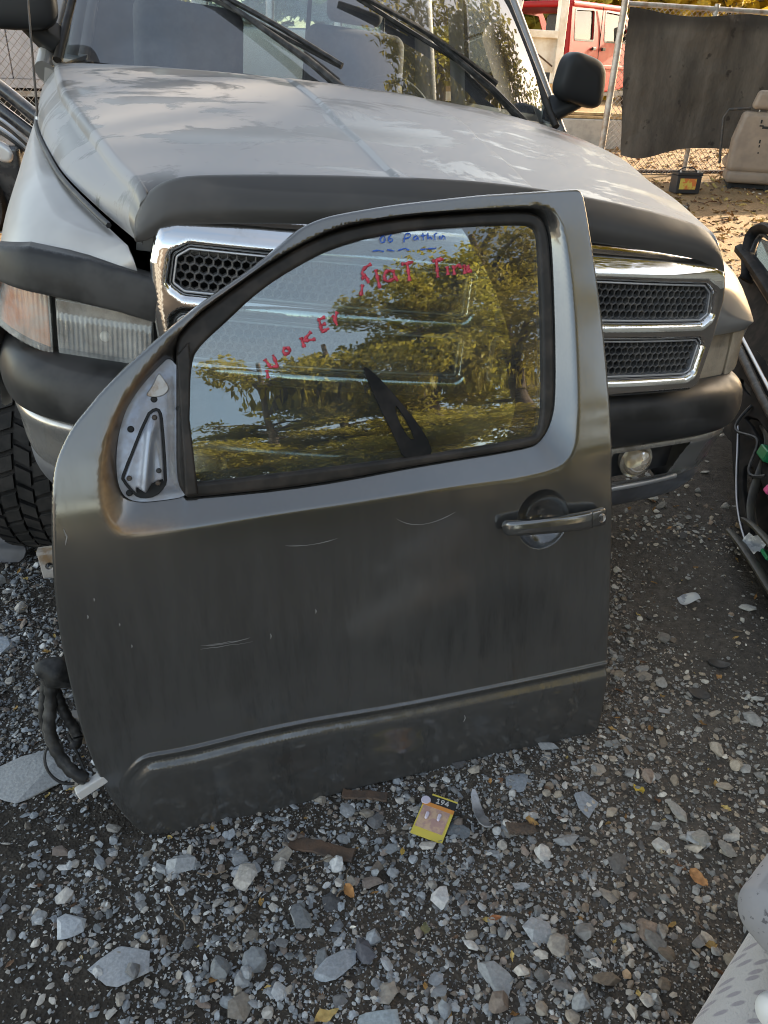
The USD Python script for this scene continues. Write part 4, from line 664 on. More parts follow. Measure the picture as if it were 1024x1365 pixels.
for s_, t_, l_ in ((-.06, .66, .028), (-.03, .53, .006), (-.045, .50, .007), (.005, .475, .005), (.02, .43, .006), (.36, .44, .008), (.67, .135, .018), (.955, .545, .006), (.27, .405, .010)):
    q = np.array([(s_, t_), (s_ + .12 * l_, t_ - .5 * l_), (s_ - .05 * l_, t_ - l_)]); part(door, 'paint_chip', tube(np.stack([q[:, 0], -(prof(q[:, 1]) + .0003 + skin_h(q[:, 0], q[:, 1])), q[:, 1]], 1), [.0006, .0013, .0005], 5), 'pale_scratch')

for k, (s0, s1, t0, t1) in enumerate(((.138, .236, .3975, .3945), (.150, .228, .4035, .402))):
    q = np.stack([np.linspace(s0, s1, 12), np.linspace(t0, t1, 12) + .0006 * np.sin(np.arange(12) * 1.3)], 1); part(door, 'scratch', tube(np.stack([q[:, 0], -(prof(q[:, 1]) + .0002 + skin_h(q[:, 0], q[:, 1])), q[:, 1]], 1), np.interp(np.arange(12), [0, 3, 7, 11], [.0001, .0005, .0003, .0001]), 4), 'pale_scratch')
# dark pointed piece with a slot, set just in front of the glass
blp = Polygon(chaikin([(.490, .888), (.505, .885), (.560, .820), (.612, .742), (.618, .705), (.560, .705), (.548, .740), (.515, .820)], 2)); blh = Polygon(chaikin([(.548, .815), (.562, .795), (.585, .745), (.572, .745), (.552, .785)], 1))
blade_m = solid(blp.difference(blh), .008, dto3(-.024), thick=.003, round_=.0015); bt_ = frame(DA, Db, -Dn, De); blade_m.vertices = (blade_m.vertices @ bt_[:3, :3].T) + bt_[:3, 3]
single('pointed_piece', 'black pointed piece with a slot, resting against the loose door window', 'trim piece', blade_m, 'shell_black', smooth=40)

# ------------------------------------------------------------------ other loose doors and panels round the truck
dax, dup_, dno = np.array([.06685, .99776, 0]), np.array([.44541, -.02984, .89483]), np.array([.89283, -.05982, -.44641])
def part2(parent, name, mesh, m, smooth=False):
    mesh = tm(mesh.vertices * [1, -1, 1], mesh.faces[:, ::-1]); return part(parent, name, mesh, m, smooth)
bd2 = thing('car_door', 'black car door with its inside stripped open, beside the right end of the bumper', 'car door', frame([1.165, 2.03, .02], dax, -dno, dup_))
def sto(off=0.): return lambda u, v, h: np.stack([u, h * 1.0 * 0 + off - h, v], 1)
bpoly = Polygon(chaikin([(1.22, .45), (.693, .378), (.427, .345), (-.45, .25), (-.45, .02), (-.273, .0), (-.168, -.02), (-.055, -.028), (.062, -.024), (.332, .035), (.658, .15), (.863, .244), (1.11, .374)], 2)).buffer(0)
h1 = Polygon(chaikin([(.74, .250), (.60, .292), (.30, .235), (.31, .205), (.61, .255)], 1)); h2 = Polygon(chaikin([(.50, .135), (.45, .175), (.25, .150), (.02, .090), (.04, .020), (.25, .050)], 2)); h3 = Polygon(chaikin([(.95, .335), (.80, .335), (.78, .315), (.92, .315)], 1))
part2(bd2, 'inner_shell', solid(bpoly.difference(h1).difference(h2).difference(h3), .012, sto(), thick=.02, round_=.006), 'shell_black', smooth=50)
part2(bd2, 'outer_panel', solid(bpoly.buffer(-.004), .03, sto(.085), thick=.01), 'shell_black', smooth=50)
part2(bd2, 'belt_trim', tube([(1.22, -.012, .455), (.69, -.014, .385), (.42, -.014, .352), (-.4, -.014, .262)], .007, 8), 'trim_bright', smooth=50)
part2(bd2, 'belt_seal', tube([(1.20, -.02, .425), (.69, -.022, .352), (.42, -.022, .318), (-.4, -.022, .225)], .017, 8), 'black_rubber', smooth=50)
part2(bd2, 'shell_flange', tube(spline(np.array([(.70, -.004, .215), (.52, -.004, .128), (.33, -.004, .048), (.16, -.004, .012), (.0, -.004, .004), (-.2, -.004, .008)]), 30), .004, 6), 'trim_bright', smooth=50)
part2(bd2, 'window_rail', tube(spline(np.array([(.62, .03, .27), (.42, .01, .20), (.30, -.015, .12), (.18, -.02, .07)]), 20), .016, 8, flat=.5), 'olive_plastic', smooth=50)
part2(bd2, 'trim_strip', tube(spline(np.array([(.22, -.02, .055), (.10, -.045, .085), (-.05, -.05, .10), (-.25, -.05, .11)]), 20), .020, 8, flat=.5), 'olive_plastic', smooth=50)
part2(bd2, 'lower_trim', tube(spline(np.array([(.22, -.03, -.002), (.05, -.05, .020), (-.12, -.05, .025), (-.3, -.05, .03)]), 20), .022, 8, flat=.5), 'olive_plastic', smooth=50)
part2(bd2, 'wiring', tube(spline(np.array([(.72, -.006, .30), (.60, -.02, .22), (.52, -.01, .24), (.40, -.025, .16), (.33, -.01, .19)]), 30), .006, 6), 'black_rubber', smooth=50)
part2(bd2, 'green_connector', moved(box(-.035, .035, -.015, .015, -.02, .02, .006), place(.42, -.01, .235, rx=.2)), 'green_plastic', smooth=40); part2(bd2, 'green_connector', box(-.03, .02, -.045, -.02, .055, .068, .004), 'green_plastic', smooth=40)
part2(bd2, 'pink_clip', box(.22, .25, -.035, -.015, .165, .19, .005), 'pink_plastic', smooth=40)
single('paper_tag', 'crumpled white paper tag hanging at the foot of the stripped black door', 'paper tag', gridmesh(np.array([[(1.135 + .012 * i + .008 * j, 2.155 - .010 * i, .030 + .02 * j + .007 * math.sin(i * 2.2 + j)) for i in range(5)] for j in range(4)])), 'paper', smooth=30)
bd3 = thing('car_door', 'black car door with upright window frame behind the stripped door at the right edge', 'car door', frame(np.array([1.165, 2.03, .02]) + dno * .18, dax, -dno, dup_))
def bars(pts, r, m, nm): part2(bd3, nm, tube(spline(np.array([(a, 0, b) for a, b in pts]), 24), r, 8, flat=.7), m, smooth=50)
bars([(2.2, .70), (1.9, .668), (1.12, .555), (.75, .505), (.3, .44)], .045, 'shell_black', 'belt_rail'); bars([(2.0, .655), (1.4, .568), (.8, .482), (.3, .41)], .014, 'black_rubber', 'belt_seal')
bars([(1.93, .60), (2.10, .70), (2.21, .80), (2.15, .835), (2.0, .842), (1.70, .842), (1.2, .80)], .038, 'shell_black', 'window_frame'); bars([(1.96, .64), (2.10, .735), (2.13, .79), (2.0, .805), (1.70, .805), (1.2, .765)], .012, 'black_rubber', 'window_seal')
part2(bd3, 'window_pane', solid(Polygon([(1.96, .64), (2.12, .79), (1.70, .81), (1.2, .77), (.9, .54)]), .1, sto(.004), thick=.004), 'window_glass')
part2(bd3, 'outer_panel', solid(Polygon(chaikin([(2.15, .66), (1.4, .56), (.4, .42), (.35, .0), (1.3, .0), (1.9, .18), (2.1, .45)], 2)), .04, sto(.03), thick=.06, round_=.02), 'shell_black', smooth=50)
# grey plastic panel at the left edge
gpn = Polygon(chaikin([(-.40, .0), (-.02, .0), (.012, .03), (.006, .07), (-.02, .20), (-.045, .28), (-.10, .34), (-.40, .36)], 1))
single('plastic_panel', 'dark grey moulded plastic panel propped on the gravel at the left edge below the tyre', 'plastic panel', solid(gpn, .012, lambda u, v, h: np.stack([-1.085 + u, 1.97 + .35 * v - h + .05 * u * u * 4, v - .005], 1), h=lambda u, v: .012 * sm((v - .05) / .02) , thick=.006, round_=.003), 'grey_panel', smooth=40)
# stripped car standing behind the truck's left fender
cw = thing('stripped_car', 'stripped black car with bare door pillars and pale fender, behind the left fender', 'car', place(-2.95, 6.6, .12))
for a, b_, r in (((-.9, .1, 1.50), (.32, -.05, .73), .050), ((-.9, 0, 1.34), (.30, -.08, .60), .045)): part(cw, 'pillar', tube([np.array(a) * (1 - t) + np.array(b_) * t + [0, 0, .05 * math.sin(t * np.pi)] for t in np.linspace(0, 1, 10)], r, 10), 'black_paint', smooth=60)
for k in range(4): part(cw, 'door_seal', tube(spline(np.array([(-.9, -.1, 1.02 - .05 * k), (-.3, -.12, .90 - .035 * k), (0, -.14, .78 - .035 * k), (.16, -.1, .62 - .03 * k)]), 20), .014, 6), 'dark_metal' if k % 2 else 'trim_bright', smooth=50)
part(cw, 'fender', solid(Polygon(chaikin([(-1.2, .80), (-.12, .68), (.10, .58), (.06, .46), (-.12, .52), (-1.2, .62)], 2)), .03, lambda u, v, h: np.stack([u, -.22 - h, v], 1), thick=.05, round_=.03), 'silver_paint', smooth=50)
part(cw, 'lower_body', box(-2.5, .12, -.20, 1.5, .02, .60, .04), 'black_paint', smooth=40); part(cw, 'roof', box(-2.4, -.85, .0, 1.5, 1.38, 1.46, .03), 'black_paint', smooth=40)
for x in (-.35, -2.0): part(cw, 'wheel', lathe([(0, .09), (.18, .08), (.27, .09), (.31, .06), (.31, -.09), (0, -.09)], 28, 'y').apply_transform(place(x, -.20, .20)), 'tyre', smooth=40)

# ------------------------------------------------------------------ background, left: box trailer behind a wire fence
tr = thing('box_trailer', 'pale grey box trailer parked behind the wire fence in the upper left', 'trailer', place(-3.7, 10.0, .5, rz=.06))
for k in range(12): part(tr, 'side_panel', box(-7.2 + .6 * k + .006, -7.2 + .6 * (k + 1) - .006, -.012, .03, .56, 3.1, .004), 'trailer_side')
part(tr, 'box', box(-7.2, 0, .031, 2.4, .50, 3.12), 'trailer_side'); part(tr, 'side_rail', box(-7.2, 0, -.04, .03, .47, .555), 'trailer_side'); part(tr, 'side_rail', box(-7.2, 0, -.03, .03, .385, .44), 'galvanised'); part(tr, 'top_rail', box(-7.2, 0, -.035, .03, 3.1, 3.2), 'trailer_side')
for x in (-5.9, -4.9, -.9):
    for y in (.25, 2.1): part(tr, 'wheel', lathe([(0, .12), (.3, .11), (.44, .12), (.48, .08), (.48, -.12), (0, -.12)], 28, 'y').apply_transform(place(x, y, .42)), 'tyre', smooth=40)
part(tr, 'chassis', box(-7, -.1, .8, 1.6, .2, .49), 'near_black')
def chain_link(parent, w, h, pitch=.055, r=.0016, m='wire'):
    ms = []; n = int((w + h) / pitch)
    for k in range(n):
        for sgn in (1, -1):
            a = k * pitch - h; x0, z0, x1, z1 = a, 0, a + h, h
            if x0 < 0: z0 = -x0; x0 = 0
            if x1 > w: z1 = h - (x1 - w); x1 = w
            if sgn < 0: x0, x1 = w - x0, w - x1
            ms.append(tube([(x0, 0.004 * sgn, z0), (x1, 0.004 * sgn, z1)], r, 3, cap=False))
    g = part(parent, 'wire_mesh', cat_(ms), m, kind='stuff'); return g
fl_ = thing('chain_link_fence', 'wire fence in front of the pale trailer in the upper left', 'fence', place(-7.4, 8.3, .30, rz=.03))
chain_link(fl_, 5.4, 1.9, .075, .0035)
for x in (0, 2.5, 5.0): part(fl_, 'post', tube([(x, .03, -.1), (x, .03, 1.95)], .03, 10), 'galvanised', smooth=60)
part(fl_, 'top_rail', tube([(-.1, .03, 1.92), (5.4, .03, 1.92)], .022, 8), 'galvanised', smooth=60)

# ------------------------------------------------------------------ background, right: fence with the dark tarp
fb_ = np.array([2.22, 9.35, .28]); fdx = np.array([math.cos(.20), math.sin(.20), 0])
fr_ = thing('chain_link_fence', 'wire fence with galvanised posts carrying the dark tarp, upper right', 'fence', place(*fb_, rz=.20))
chain_link(fr_, 5.2, 1.62, .06, .003, 'galvanised')
part(fr_, 'post', tube([(-.02, 0, -.2), (.0, 0, 1.75)], .035, 12), 'galvanised', smooth=60)
for x in (1.02, 2.9, 5.1): part(fr_, 'post', tube([(x, .03, -.2), (x, .03, 1.68)], .026, 10), 'galvanised', smooth=60)
part(fr_, 'top_rail', tube([(0, .03, 1.645), (2.6, .03, 1.62), (5.2, .03, 1.60)], .024, 10), 'galvanised', smooth=60); part(fr_, 'bottom_rail', tube([(.3, .03, .10), (5.2, .03, .12)], .018, 8), 'rusty', smooth=60)
def tarp_pt(u, v):
    x = .02 + u * 4.7; zt_ = 1.61 - .05 * np.sin(u * np.pi * 3.4) ** 2 - .03 * u; zb_ = .33 + .02 * np.sin(u * 9) - .10 * np.exp(-((u - .06) / .08) ** 2) + .04 * u; x = x + .16 * np.exp(-u * 9) * (1 - v) ** 1.3
    z = zb_ + (zt_ - zb_) * v; p = np.stack([x * 1.3, z * 1.6, 0 * x], -1)
    y = -.06 - .10 * (meshkit.fbm(p, 3, 21) - .5) - .04 * np.sin(u * 30 + 2 * v) * sm((v - .6) / .4) - .03 * (1 - v)
    return np.stack([x, y, z], -1)
uu, vv = np.meshgrid(np.linspace(0, 1, 120), np.linspace(0, 1, 50), indexing='ij'); tp = tarp_pt(uu, vv); tb = tp + [0, .006, 0]
single('tarp', 'dark weathered tarp hung over the wire fence behind the tan seat', 'tarp', moved(cat_([gridmesh(tp), gridmesh(tb[::-1])]), place(*fb_, rz=.20)), 'tarp', smooth=60)
# tan seat seen from behind
st = thing('car_seat', 'tan vinyl car seat with headrest standing on the ground before the tarp', 'car seat', place(3.66, 8.85, .30, rz=-.25, s=.94))
part(st, 'backrest', cat_([blobs([((x, y, z), r) for x, z, r in ((-.21, .24, .06), (.21, .24, .06), (-.215, .50, .06), (.215, .50, .06), (-.17, .72, .055), (.17, .72, .055)) for y in (-.03, .06)], 3)]), 'tan_vinyl', smooth=60)
part(st, 'lower_panel', blobs([((x, y, z), .05) for x in (-.21, .21) for y in (-.03, .25) for z in (.12, .155)], 2), 'tan_vinyl', smooth=60)
part(st, 'headrest', blobs([((x, y, z), .045) for x, z in ((-.10, .84), (.10, .84), (-.075, .93), (.075, .93)) for y in (-.02, .03)], 3), 'tan_vinyl', smooth=60)
for x in (-.06, .06): part(st, 'headrest_rod', tube([(x, .01, .70), (x, .01, .86)], .008, 8), 'trim_bright', smooth=60)
part(st, 'cushion', blobs([((x, y, .25), .07) for x in (-.20, .20) for y in (.12, .50)], 2), 'tan_vinyl', smooth=60)
part(st, 'seat_rail', cat_([box(sx_ - .02, sx_ + .02, -.02, .55, -.02, .12) for sx_ in (-.19, .19)] + [box(-.2, .2, .0, .05, .02, .07)]), 'near_black')
for k, (x, z, w_) in enumerate(((-.03, .69, .008), (.02, .63, .03), (-.02, .64, .02), (.0, .50, .008), (.005, .45, .006), (.01, .38, .008))): part(st, 'vinyl_tear', box(x - w_, x + w_, -.093, -.088, z - .022 + (k % 3) * .01, z + .012), 'near_black')
part(st, 'seat_bracket', tube([(-.14, .10, .80), (-.36, .08, .78), (-.40, .06, .70), (-.37, .05, .45), (-.34, .05, .25)], .014, 8), 'dark_metal', smooth=60)
s2 = thing('car_seat', 'dark seat partly hidden behind the tan seat at the right edge', 'car seat', place(4.45, 9.1, .32, rz=-.5)); part(s2, 'backrest', blobs([((x, y, z), .07) for x in (-.2, .2) for y in (0, .08) for z in (.2, .70)], 2), 'interior', smooth=60); part(s2, 'cushion', blobs([((x, y, .18), .08) for x in (-.2, .2) for y in (.1, .5)], 2), 'interior', smooth=60)
ba = thing('car_battery', 'black car battery with an orange and yellow label on the ground beside the tan seat', 'battery', place(2.93, 8.62, .285, rz=.10))
part(ba, 'case', box(-.125, .125, -.085, .085, 0, .165, .008), 'battery_case', smooth=40); part(ba, 'lid', box(-.13, .13, -.09, .09, .167, .195, .006), 'battery_case', smooth=40); part(ba, 'label', box(-.095, .075, -.0875, -.0855, .04, .14), 'battery_label')
for x in (-.09, .09): part(ba, 'terminal', lathe([(0, .02), (.009, .02), (.011, 0)], 14).apply_transform(place(x, -.05, .195)), 'zinc', smooth=50)
part(ba, 'handle', tube(spline(np.array([(-.1, 0, .195), (-.06, 0, .225), (.06, 0, .225), (.1, 0, .195)]), 16), .006, 6), 'battery_case', smooth=50)
# boards on a low concrete block behind the truck's right mirror
single('concrete_block', 'low pale concrete block standing on the ground behind the right mirror', 'concrete block', moved(box(-.55, .9, -.2, .2, -.1, .36, .015), place(2.25, 11.2, .44, rz=.1)), 'concrete', smooth=30)
for k, (dx_, dy_, dz_, rz_) in enumerate(((0, -.08, .365, .06), (.12, .10, .365, .14), (.05, .0, .40, .02))):
    single('wooden_board', ('yellow board lying on the front edge of the concrete block', 'yellow board lying crooked on the back of the concrete block', 'topmost yellow board on the concrete block')[k], 'board', moved(box(-.6, .75, -.075, .075, 0, .03, .004), place(2.27 + dx_, 11.2 + dy_, .44 + dz_, rz=rz_)), 'wood_board')
# white rack and the red truck
rk = thing('flatbed_rack', 'white steel flatbed rack standing in front of the red truck', 'flatbed rack', place(2.0, 13.6, .58, rz=.45))
for x in (-.42, .42): part(rk, 'upright', box(x - .07, x + .07, -.05, .05, .55, 2.2, .012), 'white_paint', smooth=30)
part(rk, 'slanted_upright', tube([(-.55, -.1, .55), (-.46, -.1, 1.2), (-.28, -.1, 2.2)], .05, 4), 'white_paint'); part(rk, 'cross_rail', box(-.42, .35, -.06, .04, 1.14, 1.24, .01), 'white_paint', smooth=30); part(rk, 'top_rail', box(-.42, .42, -.04, .04, 1.98, 2.12, .01), 'white_paint', smooth=30); part(rk, 'panel', box(-.42, .35, -.01, .02, .70, 1.14), 'white_paint'); part(rk, 'brace', tube([(-.30, -.06, 1.1), (.30, -.06, .78)], .012, 6), 'rusty')
part(rk, 'bed', box(-3.0, .5, -.1, 2.2, .42, .55), 'wood_board'); part(rk, 'bed_frame', box(-3.0, .5, -.12, -.04, .30, .42), 'white_paint')
for x in (-2.2, -.3): part(rk, 'wheel', lathe([(0, .1), (.26, .09), (.35, .1), (.40, .06), (.40, -.1), (0, -.1)], 28, 'y').apply_transform(place(x, .1, .36)), 'tyre', smooth=40)
rt = thing('red_truck', 'sunlit red crew cab truck parked behind the wire fence', 'truck', place(3.60, 16.6, .55, rz=.80))
def side_to(off): return lambda u, v, h: np.stack([u, off - .05 * (1 - ((v - .9) / .7) ** 2) - h, v], 1)
cabp = Polygon(chaikin([(-1.05, .42), (1.25, .42), (1.30, 1.0), (1.22, 1.22), (.80, 1.72), (.60, 1.80), (-.95, 1.80), (-1.05, 1.70)], 2)); wnd = [Polygon(q).buffer(-.03).buffer(.03) for q in ([(.08, 1.24), (.98, 1.24), (.66, 1.66), (.08, 1.68)], [(-.88, 1.24), (-.30, 1.24), (-.30, 1.68), (-.88, 1.66)])]
c_ = cabp
for q in wnd: c_ = c_.difference(q)
part(rt, 'cab_side', solid(c_, .05, side_to(0), thick=.08, round_=.03, back=False), 'red_paint', smooth=50)
for q in wnd: part(rt, 'window', solid(q.buffer(.01), .1, side_to(.03), thick=.005), 'tinted_glass'); part(rt, 'window_seal', solid(q.buffer(.03).difference(q), .03, side_to(-.004), thick=.01), 'black_rubber')
part(rt, 'cab_side', solid(c_, .05, lambda u, v, h: np.stack([u, 1.9 + h, v], 1), thick=.02), 'red_paint', smooth=50)
part(rt, 'roof', box(-1.0, .65, .0, 1.9, 1.70, 1.80, .04), 'red_paint', smooth=50); part(rt, 'cab_interior', box(-.95, .9, .15, 1.75, .5, 1.2), 'interior')
for x in (-.6, .35): part(rt, 'cab_seat', box(x - .1, x + .08, .25, .75, 1.1, 1.62, .06), 'seat_cloth', smooth=50)
part(rt, 'hood', box(1.1, 2.4, .05, 1.85, .6, 1.12, .10), 'red_paint', smooth=50); part(rt, 'rocker', box(-1.0, 1.2, -.01, .1, .36, .44), 'near_black')
for x in (-.02, -.06): part(rt, 'door_gap', tube([(x - .06, -.052, .5), (x - .06, -.045, 1.2), (x - .06, -.02, 1.74)], .008, 6), 'near_black'); break
for x in (.06, -.26): part(rt, 'door_handle', box(x - .08, x + .02, -.09, -.05, 1.08, 1.13, .01), 'black_rubber', smooth=40)
part(rt, 'side_moulding', box(-1.0, 1.2, -.075, -.05, .80, .86, .008), 'red_paint', smooth=40); part(rt, 'side_mirror', box(.95, 1.05, -.32, -.10, 1.25, 1.55, .03), 'black_rubber', smooth=40)
for x in (1.75, -2.0):
    for y in (.12, 1.8): part(rt, 'wheel', lathe([(0, .11), (.24, .10), (.34, .11), (.39, .06), (.39, -.1), (0, -.1)], 28, 'y').apply_transform(place(x, y, .36)), 'tyre', smooth=40)
# silver van seen through the truck's rear window
vn = thing('van', 'pale silver van far behind, seen through the rear window of the pickup', 'van', place(-1.2, 11.2, .47, rz=-.15))
vp = Polygon(chaikin([(-1.4, .35), (1.4, .35), (1.45, 1.0), (1.30, 1.25), (1.05, 1.85), (-1.3, 1.88), (-1.42, 1.4)], 2)); vw = [Polygon(q).buffer(-.03).buffer(.03) for q in ([(-1.2, 1.2), (-.45, 1.2), (-.45, 1.68), (-1.15, 1.68)], [(-.35, 1.2), (.40, 1.2), (.40, 1.68), (-.35, 1.68)], [(.5, 1.2), (1.18, 1.2), (.98, 1.66), (.5, 1.68)])]; vs_ = vp
for q in vw: vs_ = vs_.difference(q)
part(vn, 'side', solid(vs_, .06, side_to(0), thick=.06, round_=.03, back=False), 'silver_paint', smooth=50); part(vn, 'body', box(-1.35, 1.38, .06, 1.7, .4, 1.15, .05), 'silver_paint', smooth=50); part(vn, 'roof', box(-1.3, 1.05, .0, 1.7, 1.80, 1.88, .03), 'silver_paint', smooth=50)
for q in vw: part(vn, 'window', solid(q.buffer(.01), .1, side_to(.03), thick=.005), 'window_glass')
for x in (-.95, .95): part(vn, 'wheel', lathe([(0, .1), (.2, .09), (.29, .1), (.33, .06), (.33, -.1), (0, -.1)], 28, 'y').apply_transform(place(x, .06, .33)), 'tyre', smooth=40)
part(vn, 'tail_lamp', box(-1.40, -1.32, -.06, -.02, .95, 1.15, .01), 'amber', smooth=40)

# ------------------------------------------------------------------ foreground seat at the lower right
fs = thing('car_seat', 'light grey patterned cloth car seat cut by the lower right corner', 'car seat')
part(fs, 'cushion', blobs([(p, r) for p, r in SEAT_C], 3), 'seat_fabric', smooth=60); part(fs, 'bolster', blobs([(p, r) for p, r in SEAT_B], 3), 'seat_fabric_dark', smooth=60, label='darker speckled side bolster')
part(fs, 'recliner_knob', blobs([(p, .022) for p in SEAT_K], 3), 'white_plastic', smooth=60); part(fs, 'seat_base', box(.62, 1.0, .35, .80, 0, .22, .01), 'near_black')

# ------------------------------------------------------------------ notable stones and litter on the ground
def rock(label, x, y, s, flat, col, seed, rz=0., el=1.0, n=15, sink=.28):
    r = np.random.default_rng(seed); p = r.normal(size=(n, 3)); p /= np.linalg.norm(p, axis=1, keepdims=True); p *= r.uniform(.82, 1, (n, 1)); p *= [el, 1, flat]; v, f = hull(p)
    s = s * .86; m = tm(v * s, f).subdivide(); m.vertices += (meshkit.fbm(m.vertices / s * 2.6, 2, seed)[:, None] - .5) * .10 * s * m.vertex_normals; a = place(x, y, float(surf(x, y)) + s * flat * (1 - 2 * sink), rz=rz, rx=r.normal(0, .1)); m = moved(m, a)
    single('stone', label, 'stone', m, 'stone', smooth=16, prim=None if False else dict(tint=np.tile(col, (len(meshkit.arrays(m, 16)[0]), 1))))
SL = (.24, .26, .28)
rock('large flat pale slab of stone beside the wiring loom at the left', -.74, 1.175, .085, .22, (.33, .335, .33), 1, .4, 1.35)
rock('rounded white stone below the lamp packaging', .132, .92, .026, .75, (.45, .44, .43), 2, .9, 1.3); rock('largest blue grey slate chip in the lower middle', -.06, .796, .042, .3, SL, 3, .7, 1.3); rock('dark squared stone leaning beside the largest slate chip', -.006, .818, .026, .55, (.075, .075, .085), 4, -.7, 1.5)
rock('tan rounded stone on the soil at the right', .603, 1.219, .024, .8, (.26, .20, .155), 5); rock('grey striped oval stone near the right edge', .66, 1.06, .026, .5, (.34, .34, .33), 6, -.9, 1.7); rock('narrow pointed slate chip right of the blade shard', .453, 1.136, .032, .2, SL, 7, -1.0, 1.8); rock('flat slate chip just below the door corner', .31, 1.20, .036, .2, SL, 8, .2, 1.2)
rock('brown grey angular stone near the lower right', .526, .861, .024, .7, (.20, .185, .165), 9); rock('grey round stone left of the patterned seat', .588, .853, .019, .7, (.23, .215, .195), 10); rock('small orange tinted pebble near the lower right', .444, .785, .012, .8, (.42, .28, .16), 11); rock('light round pebble at the lower left', -.565, .90, .022, .7, (.36, .34, .31), 12)
rock('pale rounded stone cut by the left edge', -.985, 1.585, .05, .35, (.34, .37, .40), 13); rock('flat slate chip under the lamp packaging', .175, 1.075, .036, .16, (.15, .165, .175), 14, .3); rock('pale blue slate chip at the bottom middle', .02, .70, .035, .35, (.26, .30, .32), 15, .2, 1.3); rock('grey slate slab half sunk near the lower middle', .21, .775, .040, .18, (.23, .235, .235), 16, -.5, 1.3)
rock('pale flat slate at the lower left', -.53, .84, .034, .25, (.34, .36, .38), 17, .3, 1.2); rock('pale broken slate chip near the lower left corner', -.42, .77, .045, .18, (.30, .31, .32), 18, .1, 1.5)
cdz = float(surf(.127, 1.10)) + .016
cm = place(.125, 1.098, cdz, rz=-.38, rx=.12)
cd = thing('lamp_packaging', 'small orange and yellow lamp packaging card reading 194, on the gravel below the door', 'packaging', cm)
part(cd, 'backing_card', box(-.034, .034, -.048, .030, -.0012, 0, .0), 'card_yellow'); part(cd, 'printed_photo', box(-.031, .028, -.030, .022, 0.0003, .0010), 'card_photo'); part(cd, 'orange_band', box(-.034, .034, .022, .031, .0003, .0012), 'card_orange'); part(cd, 'black_header', moved(box(-.024, .036, .030, .050, -.0012, .0002), place(0, 0, 0, rz=.05)), 'card_black'); part(cd, 'yellow_edge', box(-.022, .034, .050, .0535, -.0012, .0004), 'card_yellow'); part(cd, 'round_tab', lathe([(0, .002), (.009, .002), (.0105, 0)], 20).apply_transform(place(-.030, .034, 0)), 'blister', smooth=40)
part(cd, 'lettering', moved(meshkit.text_mesh('194', .011, .0008, True), place(-.010, .0345, .0004, rz=.05)), 'white_plastic')
for x, y in ((-.015, .004), (.010, .008)): part(cd, 'bulb', blobs([((x, y, .004), .004), ((x, y - .010, .004), .0035)]), 'blister', smooth=60)
bl = Polygon(chaikin([(-.008, .050), (.006, .045), (.012, .0), (.020, -.040), (.018, -.050), (-.002, -.046), (-.010, .0)], 1)); single('metal_shard', 'pointed grey metal shard like a knife blade beside the lamp packaging', 'metal shard', moved(solid(bl, .006, lambda u, v, h: np.stack([u, v, h + .012 * (v / .05) ** 2], 1), thick=.002, round_=.001), place(.217, 1.12, float(surf(.217, 1.12)) + .010, rz=.10, ry=.1)), 'blade_metal', smooth=40)
def strap(label, x, y, l_, w_, rz, seed):
    r = np.random.default_rng(seed); xs_ = np.linspace(-l_, l_, 22); e1 = w_ * (1 + .25 * (r.random(22) - .5)) ; e2 = w_ * (1 + .25 * (r.random(22) - .5)); pg_ = Polygon(list(zip(xs_, e1)) + list(zip(xs_[::-1], -e2))).buffer(0)
    return place(x, y, float(surf(x, y)) + .012, rz=rz), solid(pg_, .006, lambda u, v, h: np.stack([u, v, h + .004 * np.sin(u * 60 + seed) + .006 * (u / l_) ** 2], 1), thick=.005, round_=.002)
mt_, ms_ = strap('', -.02, 1.150, .048, .011, -.08, 1); single('metal_strap', 'rusty brown metal strap lying along the bottom edge of the door', 'metal strap', moved(ms_, mt_), 'rusty', smooth=40)
mt_, ms_ = strap('', -.10, 1.02, .066, .015, -.22, 2); s_ = thing('metal_strap', 'longer rusty metal strap with a ring nut at its left end', 'metal strap', mt_); part(s_, 'strap', ms_, 'rusty', smooth=40); part(s_, 'ring_nut', tube([(-.062 + .0075 * math.cos(a), .004 + .0075 * math.sin(a), .010) for a in np.linspace(0, 2 * np.pi, 20)], .0032, 6), 'zinc', smooth=60)
mt_, ms_ = strap('', .30, 1.075, .030, .014, .2, 3); single('bark_piece', 'dark brown piece of bark right of the metal shard', 'bark', moved(ms_, mt_), 'bark', smooth=40)
single('paper_scrap', 'torn white printed paper scrap on the dark soil right of the door', 'paper scrap', moved(solid(Polygon([(-.03, -.02), (.028, -.016), (.034, .018), (.0, .024), (-.026, .018)]), .008, lambda u, v, h: np.stack([u, v, .012 * np.sin(u * 70) * np.cos(v * 60)], 1), thick=.001), place(.905, 1.90, float(surf(.905, 1.9)) + .014, rz=.3)), 'paper', smooth=40)
single('plastic_scrap', 'small white plastic scrap on the soil right of the door', 'plastic scrap', moved(solid(Polygon([(-.012, -.008), (.014, -.006), (.010, .009), (-.012, .007)]), .005, lambda u, v, h: np.stack([u, v, .2 * u * u * 10], 1), thick=.001), place(.693, 1.427, float(surf(.693, 1.427)) + .009, rz=-.3)), 'white_plastic')
